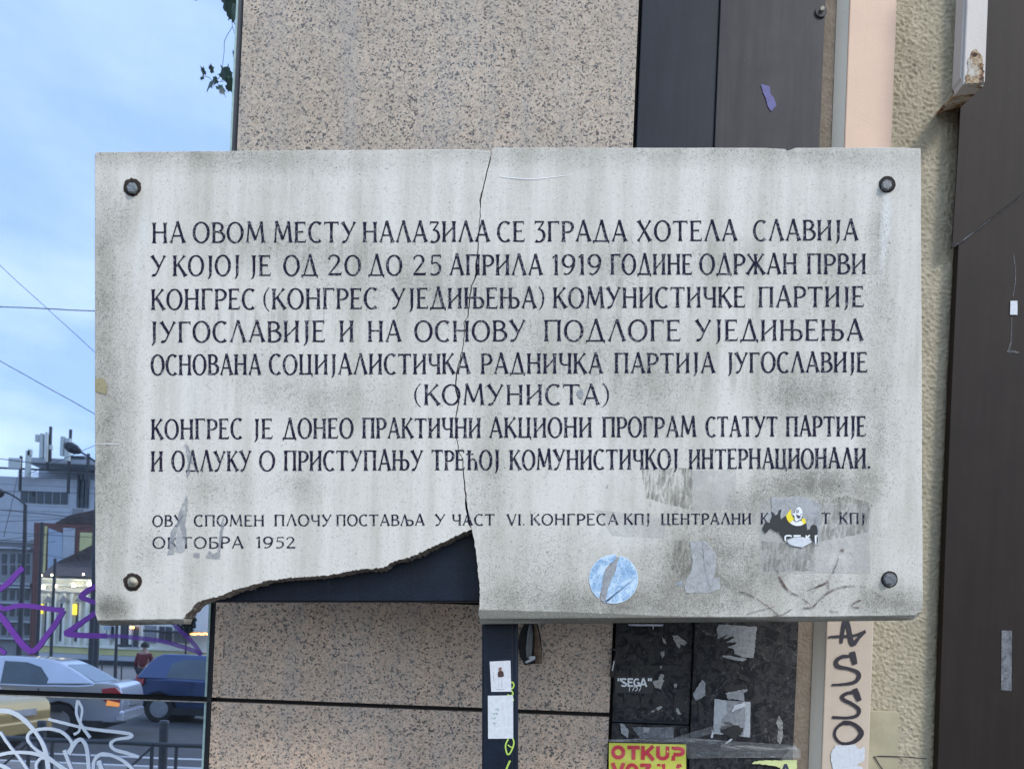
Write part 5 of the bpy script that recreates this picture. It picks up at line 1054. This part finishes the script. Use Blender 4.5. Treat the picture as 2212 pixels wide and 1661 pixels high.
# ---- cars: side profile lofted across the width
def paint(name, c, metal=.55, rough=.2):
    m = M(name, rough, metal, .5); m.color(m.mix(m.ramp(m.noise(2, 3), (.3, 0.0), (.7, 1.0)), tuple(x * .9 for x in c), c)); m.b.inputs['Coat Weight'].default_value = .5; return m.m
car_glass = simple('car_window', (.09, .12, .14), .08, 0, .2, 2); tyre_m = simple('tyre', (.02, .02, .022), .85); rim_m = simple('wheel_rim', (.42, .43, .44), .35, .6, .15, 8); red_l = simple('tail_light', (.36, .02, .025), .2); amber = emit('amber_lens', (.8, .28, .06), .5); head_l = emit('head_lamp', (1, .80, .45), 9)
trim_m = simple('dark_trim', (.02, .02, .022), .6); arch_m = simple('wheel_arch', (.008, .008, .009), .9)
def car(rear_x, dv, Lc, Hc, belt, prof_low, prof_up, wheels, color, label, windows, light, sgn_=-1, wr=.31, Wc=1.70, yaw=0, gaps=(1.35, 2.05, 3.0)):
    """profiles run from the rear (0) to the front (Lc); sgn_ -1: the front points to -x"""
    y0 = ry(dv); base = Vector((rear_x + sgn_ * Lc / 2, y0 - Wc / 2, -.10)); t = thing('parked_car' if False else 'car', base, label, 'car')
    pm = paint('car_paint', color)
    X_ = lambda u: rear_x + sgn_ * u
    low = crom(list(prof_low), 3); prof_up = list(prof_up)
    # underside with round wheel arches
    under = [(0.02, .30)]
    for wx in wheels: under += [(wx + (wr + .06) * math.cos(R(a)) * -1, .30 + (wr + .07) * math.sin(R(a))) for a in (0, 30, 60, 90, 120, 150, 180)]
    under += [(Lc - .02, .30)]
    ring_ = low + under[::-1]
    g = G(); n = len(ring_)
    inset = lambda u, z: .03 + (.06 if z < .4 else 0) + .10 * max(0, (abs(u - Lc / 2) / (Lc / 2)) ** 6) + max(0, z - belt) * .25
    nearv = [Vector((X_(u), y0 - inset(u, z), z - .10)) for u, z in ring_]; farv = [Vector((X_(u), y0 - Wc + inset(u, z), z - .10)) for u, z in ring_]
    g.add(nearv + farv, [tuple(range(n)), tuple(range(2 * n - 1, n - 1, -1))] + [(i, n + i, n + (i + 1) % n, (i + 1) % n) for i in range(n)])
    mesh('body', g, pm, t, bevel=.06, smooth=True)
    full_up = prof_up; cab = crom(prof_up, 4); m_ = len(cab); g = G(); topi = lambda z: .05 + (z - belt) * .42
    nv = [Vector((X_(u), y0 - topi(z), z - .10)) for u, z in cab]; fv = [Vector((X_(u), y0 - Wc + topi(z), z - .10)) for u, z in cab]
    g.add(nv + fv, [tuple(range(m_)), tuple(range(2 * m_ - 1, m_ - 1, -1))] + [(i, m_ + i, m_ + (i + 1) % m_, (i + 1) % m_) for i in range(m_)])
    mesh('cabin', g, pm, t, bevel=.06, smooth=True)
    for q in windows:
        mesh('side_window', G().prism([Vector((X_(u), y0 - topi(z) + .006, z - .10)) for u, z in q], -.01), car_glass, t)
    # rear screen and windscreen
    for (a, b) in ((prof_up[0], prof_up[1]), (prof_up[-1], prof_up[-2])):
        o_ = .012 if a[0] < Lc / 2 else -.012; p_ = [];
        for (u, z), s_ in ((a, 0), (b, 1)):
            uu = u - o_ ; zz_ = z - .10 + .006
            p_ += [Vector((X_(uu), y0 - topi(z) - .10, zz_)), Vector((X_(uu), y0 - Wc + topi(z) + .10, zz_))]
        k1 = p_[0].lerp(p_[2], .10); k2 = p_[1].lerp(p_[3], .10); k3 = p_[1].lerp(p_[3], .92); k4 = p_[0].lerp(p_[2], .92)
        mesh('rear_screen' if a[0] < Lc / 2 else 'windscreen', G().add([k1, k2, k3, k4], [(0, 1, 2, 3)]), car_glass, t)
    for wx in wheels:
        for yy in (y0 - .10, y0 - Wc + .28):
            w_ = mesh('wheel', G().tube((X_(wx), yy + .04, wr - .10), (X_(wx), yy - .16, wr - .10), wr, 24), tyre_m, t, bevel=.02)
            mesh('rim', G().tube((X_(wx), yy + .048, wr - .10), (X_(wx), yy + .02, wr - .10), wr * .66, 18, wr * .62), rim_m, w_)
        mesh('arch_lining', G().tube((X_(wx), y0 - .14, wr - .08), (X_(wx), y0 - Wc + .14, wr - .08), wr + .065, 20), arch_m, t)
    mesh('sill', G().box(min(X_(.3), X_(Lc - .3)), max(X_(.3), X_(Lc - .3)), y0 - Wc + .1, y0 - .07, .08, .24), trim_m, t)
    for u in gaps: mesh('door_gap', G().box(X_(u) - .006, X_(u) + .006, y0 - .034, y0 - .022, .26, belt - .14), trim_m, t)
    for u in gaps[1:]: mesh('door_handle', G().box(X_(u - .24 if u > gaps[0] else u) - .08, X_(u - .24) + .08, y0 - .03, y0 - .002, belt - .26, belt - .235), pm, t, bevel=.008)
    mesh('side_moulding', G().box(min(X_(.95), X_(Lc - 1.2)), max(X_(.95), X_(Lc - 1.2)), y0 - .036, y0 - .012, .38, .42), trim_m, t)
    xr = X_(0); s1_ = -sgn_
    mesh('rear_bumper', G().box(min(xr - s1_ * .10, xr + s1_ * .05), max(xr - s1_ * .10, xr + s1_ * .05), y0 - Wc + .14, y0 - .14, .22, .42), pm, t, bevel=.03)
    mesh('number_plate', G().box(min(xr, xr + s1_ * .056), max(xr, xr + s1_ * .056), y0 - Wc / 2 - .25, y0 - Wc / 2 + .25, .50, .60), rim_m, t)
    mx_ = X_(Lc * .70); mesh('wing_mirror', G().box(mx_ - .07, mx_ + .07, y0 - .05, y0 + .12, belt - .08, belt + .05), pm, t, bevel=.03)
    for q, m2, nm in light: mesh(nm, G().prism([Vector((X_(u), y0 - inset(u, z) + .012, z - .10)) for u, z in q], -.06), m2, t, bevel=.008)
    t.rotation_euler = (0, 0, R(yaw)); return t
rx_s = V(216, 1500, 13.7).x
car(rx_s, 13.7, 4.2, 1.43, .95, [(0, .45), (-.03, .62), (0.0, .88), (.10, 1.02), (.45, 1.04), (.7, .98), (2.9, .95), (3.6, .86), (4.1, .70), (4.2, .45)],
    [(.42, 1.0), (1.05, 1.36), (1.45, 1.44), (2.1, 1.45), (2.6, 1.38), (3.25, .92)], (1.02, 3.35), (.60, .64, .70), 'silver saloon car mirrored in the glass, tail to the right',
    [[(1.24, .98), (1.22, 1.08), (1.38, 1.28), (1.62, 1.36), (1.98, 1.37), (1.98, .96)], [(2.10, .95), (2.10, 1.37), (2.45, 1.31), (2.9, .98)]],
    [([(.02, .66), (.0, .86), (.10, .96), (.32, .92), (.28, .70)], red_l, 'tail_light'), ([(.03, .60), (.02, .68), (.22, .72), (.24, .62)], amber, 'indicator')], yaw=-11)
rx_b = V(283, 1500, 17.5).x
car(rx_b, 17.5, 3.9, 1.52, .98, [(0, .40), (-.02, .7), (0.06, 1.0), (3.0, .98), (3.6, .85), (3.85, .62), (3.9, .4)],
    [(.05, .98), (.42, 1.50), (.9, 1.56), (1.9, 1.55), (2.4, 1.45), (3.05, .96)], (.62, 3.1), (.06, .095, .20), 'dark blue hatchback mirrored right of the silver car',
    [[(.75, 1.02), (.82, 1.34), (1.05, 1.44), (1.75, 1.46), (1.75, 1.02)], [(1.85, 1.02), (1.85, 1.46), (2.3, 1.38), (2.8, 1.02)]],
    [([(.0, .82), (.05, 1.06), (.26, 1.08), (.24, .88), (.14, .76)], red_l, 'tail_light')], sgn_=1)
rx_y = V(-30, 1500, 11).x
car(rx_y, 10.6 + .4, 3.9, 1.45, .95, [(0, .40), (-.02, .55), (0.02, .80), (.35, .92), (1.0, .98), (2.9, .98), (3.6, .9), (3.85, .62), (3.9, .4)],
    [(.95, .96), (1.55, 1.38), (2.0, 1.42), (2.9, 1.40), (3.4, 1.30), (3.8, .96)], (.75, 3.1), (.50, .36, .14), 'yellowish car mirrored at the left edge with warm headlamp',
    [[(1.25, 1.0), (1.72, 1.32), (2.2, 1.34), (2.2, 1.0)], [(2.3, 1.0), (2.3, 1.34), (3.1, 1.3), (3.4, 1.0)]],
    [([(.02, .62), (.02, .76), (.30, .84), (.34, .68)], head_l, 'headlight')])

# ---- person in a red jacket walking behind the blue car
def person(x, y_top, dv, h, label):
    a = V(x, y_top, dv); t = thing('person', Vector((a.x, a.y, 0)), label, 'person')
    k = h / 1.7; bx, by = a.x, a.y
    vs_ = [(0, 0, .95), (0, 0, 1.18), (0, 0, 1.38), (0, 0, 1.48), (0, .01, 1.60), (.09, 0, .90), (.12, .10, .50), (.11, .02, .09), (.11, .14, .05), (-.09, 0, .90), (-.12, -.12, .50), (-.13, -.26, .11), (-.13, -.14, .05),
           (.17, 0, 1.38), (.23, -.05, 1.12), (.22, .10, .92), (.22, .15, .86), (-.17, 0, 1.38), (-.23, .04, 1.12), (-.22, -.10, .92), (-.22, -.13, .86)]
    rr = [.15, .14, .15, .06, .10, .095, .06, .045, .04, .095, .06, .045, .04, .07, .05, .036, .035, .07, .05, .036, .035]
    ed = [(0, 1), (1, 2), (2, 3), (3, 4), (0, 5), (5, 6), (6, 7), (7, 8), (0, 9), (9, 10), (10, 11), (11, 12), (2, 13), (13, 14), (14, 15), (15, 16), (2, 17), (17, 18), (18, 19), (19, 20)]
    def skin(name, idx, scale, mat):
        mp_ = {v: i for i, v in enumerate(idx)}; me = bpy.data.meshes.new(name); me.from_pydata([Vector(vs_[i]) * k for i in idx], [(mp_[p], mp_[q_]) for p, q_ in ed if p in mp_ and q_ in mp_], [])
        o = bpy.data.objects.new(name, me); C.objects.link(o); o.parent = t; me.materials.append(mat); o['_loc'] = tuple(t['_loc'])
        sm = o.modifiers.new('skin', 'SKIN'); me.skin_vertices[0].data[0].use_root = True
        for j, i in enumerate(idx): me.skin_vertices[0].data[j].radius = (rr[i] * scale * k, rr[i] * scale * k)
        o.modifiers.new('sub', 'SUBSURF').levels = 1; o.modifiers['sub'].render_levels = 2; return o
    skin('body', list(range(21)), 1.0, simple('skin', (.40, .24, .18), .6)); skin('jacket', [0, 1, 2, 13, 14, 15, 17, 18, 19], 1.16, simple('red_jacket', (.13, .018, .022), .8)); skin('trousers', [0, 5, 6, 7, 9, 10, 11], 1.14, simple('dark_trousers', (.03, .03, .04), .8))
    g = G(); c_ = Vector((bx, by - .02, 1.64 * k)); n = 12
    for i in range(6):
        a0_, a1_ = R(-20 + i * 18.3), R(-20 + (i + 1) * 18.3); g.tube(c_ + Vector((0, 0, .13 * math.sin(a0_))), c_ + Vector((0, 0, .13 * math.sin(a1_))), .125 * math.cos(a0_), n, max(.004, .125 * math.cos(a1_)))
    mesh('hair', g, simple('dark_hair', (.02, .015, .012), .6), t, smooth=True)
person(313, 1394, 22.5, 1.66, 'person in a red jacket walking behind the blue hatchback')
# low barrier and clutter on the far kerb
fb = thing('far_railing', Vector((V(300, 1450, 29).x, ry(29), 0)), 'low dark railing on the far kerb mirrored between the cars', 'railing')
mesh('top_rail', G().tube((V(-200, 1445, 29).x, ry(29), .95), (V(900, 1445, 29).x, ry(29), .95), .03, 6), gr['iron'], fb)
for i in range(26): x_ = V(-200 + i * 42, 1445, 29).x; mesh('rail_post', G().tube((x_, ry(29), .95), (x_, ry(29), 0), .025, 6), gr['iron'], fb)
# leafy shrub by the shop
rt = thing('street_tree', Vector((V(404, 1345, 40).x, ry(40), 0)), 'dark evergreen street tree mirrored under the broken corner', 'tree')
g = G(); cc = V(404, 1338, 40)
for i in range(900):
    d_ = Vector((random.gauss(0, 1), random.gauss(0, 1), random.gauss(0, 1))).normalized() * random.random() ** .4
    p_ = cc + Vector((d_.x * .45, d_.y * .45, d_.z * .95)); a_ = Vector((random.uniform(-1, 1), random.uniform(-1, 1), random.uniform(-1, 1))).normalized() * .09; b_ = a_.orthogonal().normalized() * .06
    g.add([p_ - a_, p_ + b_, p_ + a_, p_ - b_], [(0, 1, 2, 3)])
mesh('crown', g, simple('leaf_dark', (.022, .035, .02), .7, 0, .5, 3), rt); mesh('trunk', G().tube((cc.x, cc.y, 0), (cc.x, cc.y, cc.z), .07, 8, .03), simple('bark', (.06, .045, .035), .9), rt)

# ---- hanging vine with lobed leaves in front of the glass (seen only mirrored)
vn = thing('hanging_vine', V(480, 200, 3.2), 'hanging plane tree twig with dark green lobed leaves mirrored high in the glass', 'plant')
leaf_m = simple('leaf_green', (.040, .105, .050), .5, 0, .35, 20); stem_m = simple('twig', (.05, .05, .035), .8)
Sv = lambda z: (z[0] / 2.984, z[1] / 2.984)
tips = [(90, 1.0), (72, .72), (62, .58), (42, .88), (26, .66), (14, .52), (-8, .70), (-35, .50), (-62, .42), (-90, .16), (-118, .42), (-145, .50), (-172, .70), (166, .52), (154, .66), (138, .88), (118, .58), (108, .72)]
def leaf(x, y, r, rot, tilt):
    c_ = V(*Sv((x, y)), 3.2 + random.uniform(-.08, .08)); eu = Matrix.Rotation(random.uniform(-.9, .9), 3, 'X') @ Matrix.Rotation(random.uniform(-.8, .8), 3, 'Z'); s_ = 1.3 * r / 2.984 * 3.2 / F; vs_ = [Vector((0, 0, 0))]
    for a_, k_ in tips:
        for da, f_ in ((-4, .84), (0, 1.0), (4, .80)) if k_ > .69 else ((0, 1.0),):
            th = R(a_ + da + rot); q_ = Vector((math.cos(th) * k_ * f_ * s_, 0, math.sin(th) * k_ * f_ * s_)); q_.x *= tilt; q_.y = -.3 * abs(q_.x) + .2 * q_.z * random.uniform(.5, 1.5); vs_.append(eu @ q_)
    n = len(vs_) - 1
    mesh('leaf', G().add([c_ + q_ for q_ in vs_], [(0, 1 + i, 1 + (i + 1) % n) for i in range(n)]), leaf_m, vn)
for a in ((1345, 545, 66, -150, .8), (1310, 470, 34, 20, .8), (1358, 447, 32, -60, .7), (1390, 515, 28, 100, 1), (1460, 480, 60, 40, .9), (1475, 545, 56, -100, .9), (1418, 565, 48, -95, 1), (1510, 555, 40, -60, 1), (1450, 20, 66, -80, .9), (1490, 70, 70, -95, .75), (1520, 30, 50, 0, .8), (1505, 350, 26, 60, .8), (1258, -8, 22, -60, 1), (1300, 500, 18, 180, 1)): leaf(*a)
for q in ([(1498, 175), (1450, 260), (1444, 340), (1425, 470), (1390, 530)], [(1498, 175), (1522, 260), (1524, 400), (1510, 470)], [(1498, 175), (1492, 90), (1500, -60)], [(1300, 490), (1345, 500), (1380, 530), (1430, 525), (1480, 520)], [(1380, 530), (1375, 560)]):
    q = crom(q, 4); g = G()
    for i in range(len(q) - 1): g.tube(V(*Sv(q[i]), 3.2), V(*Sv(q[i + 1]), 3.2), .0011, 5)
    mesh('stem', g, stem_m, vn)

for o in bpy.data.objects:
    if '_loc' in o: del o['_loc']
bpy.context.scene.cycles.max_bounces = 8
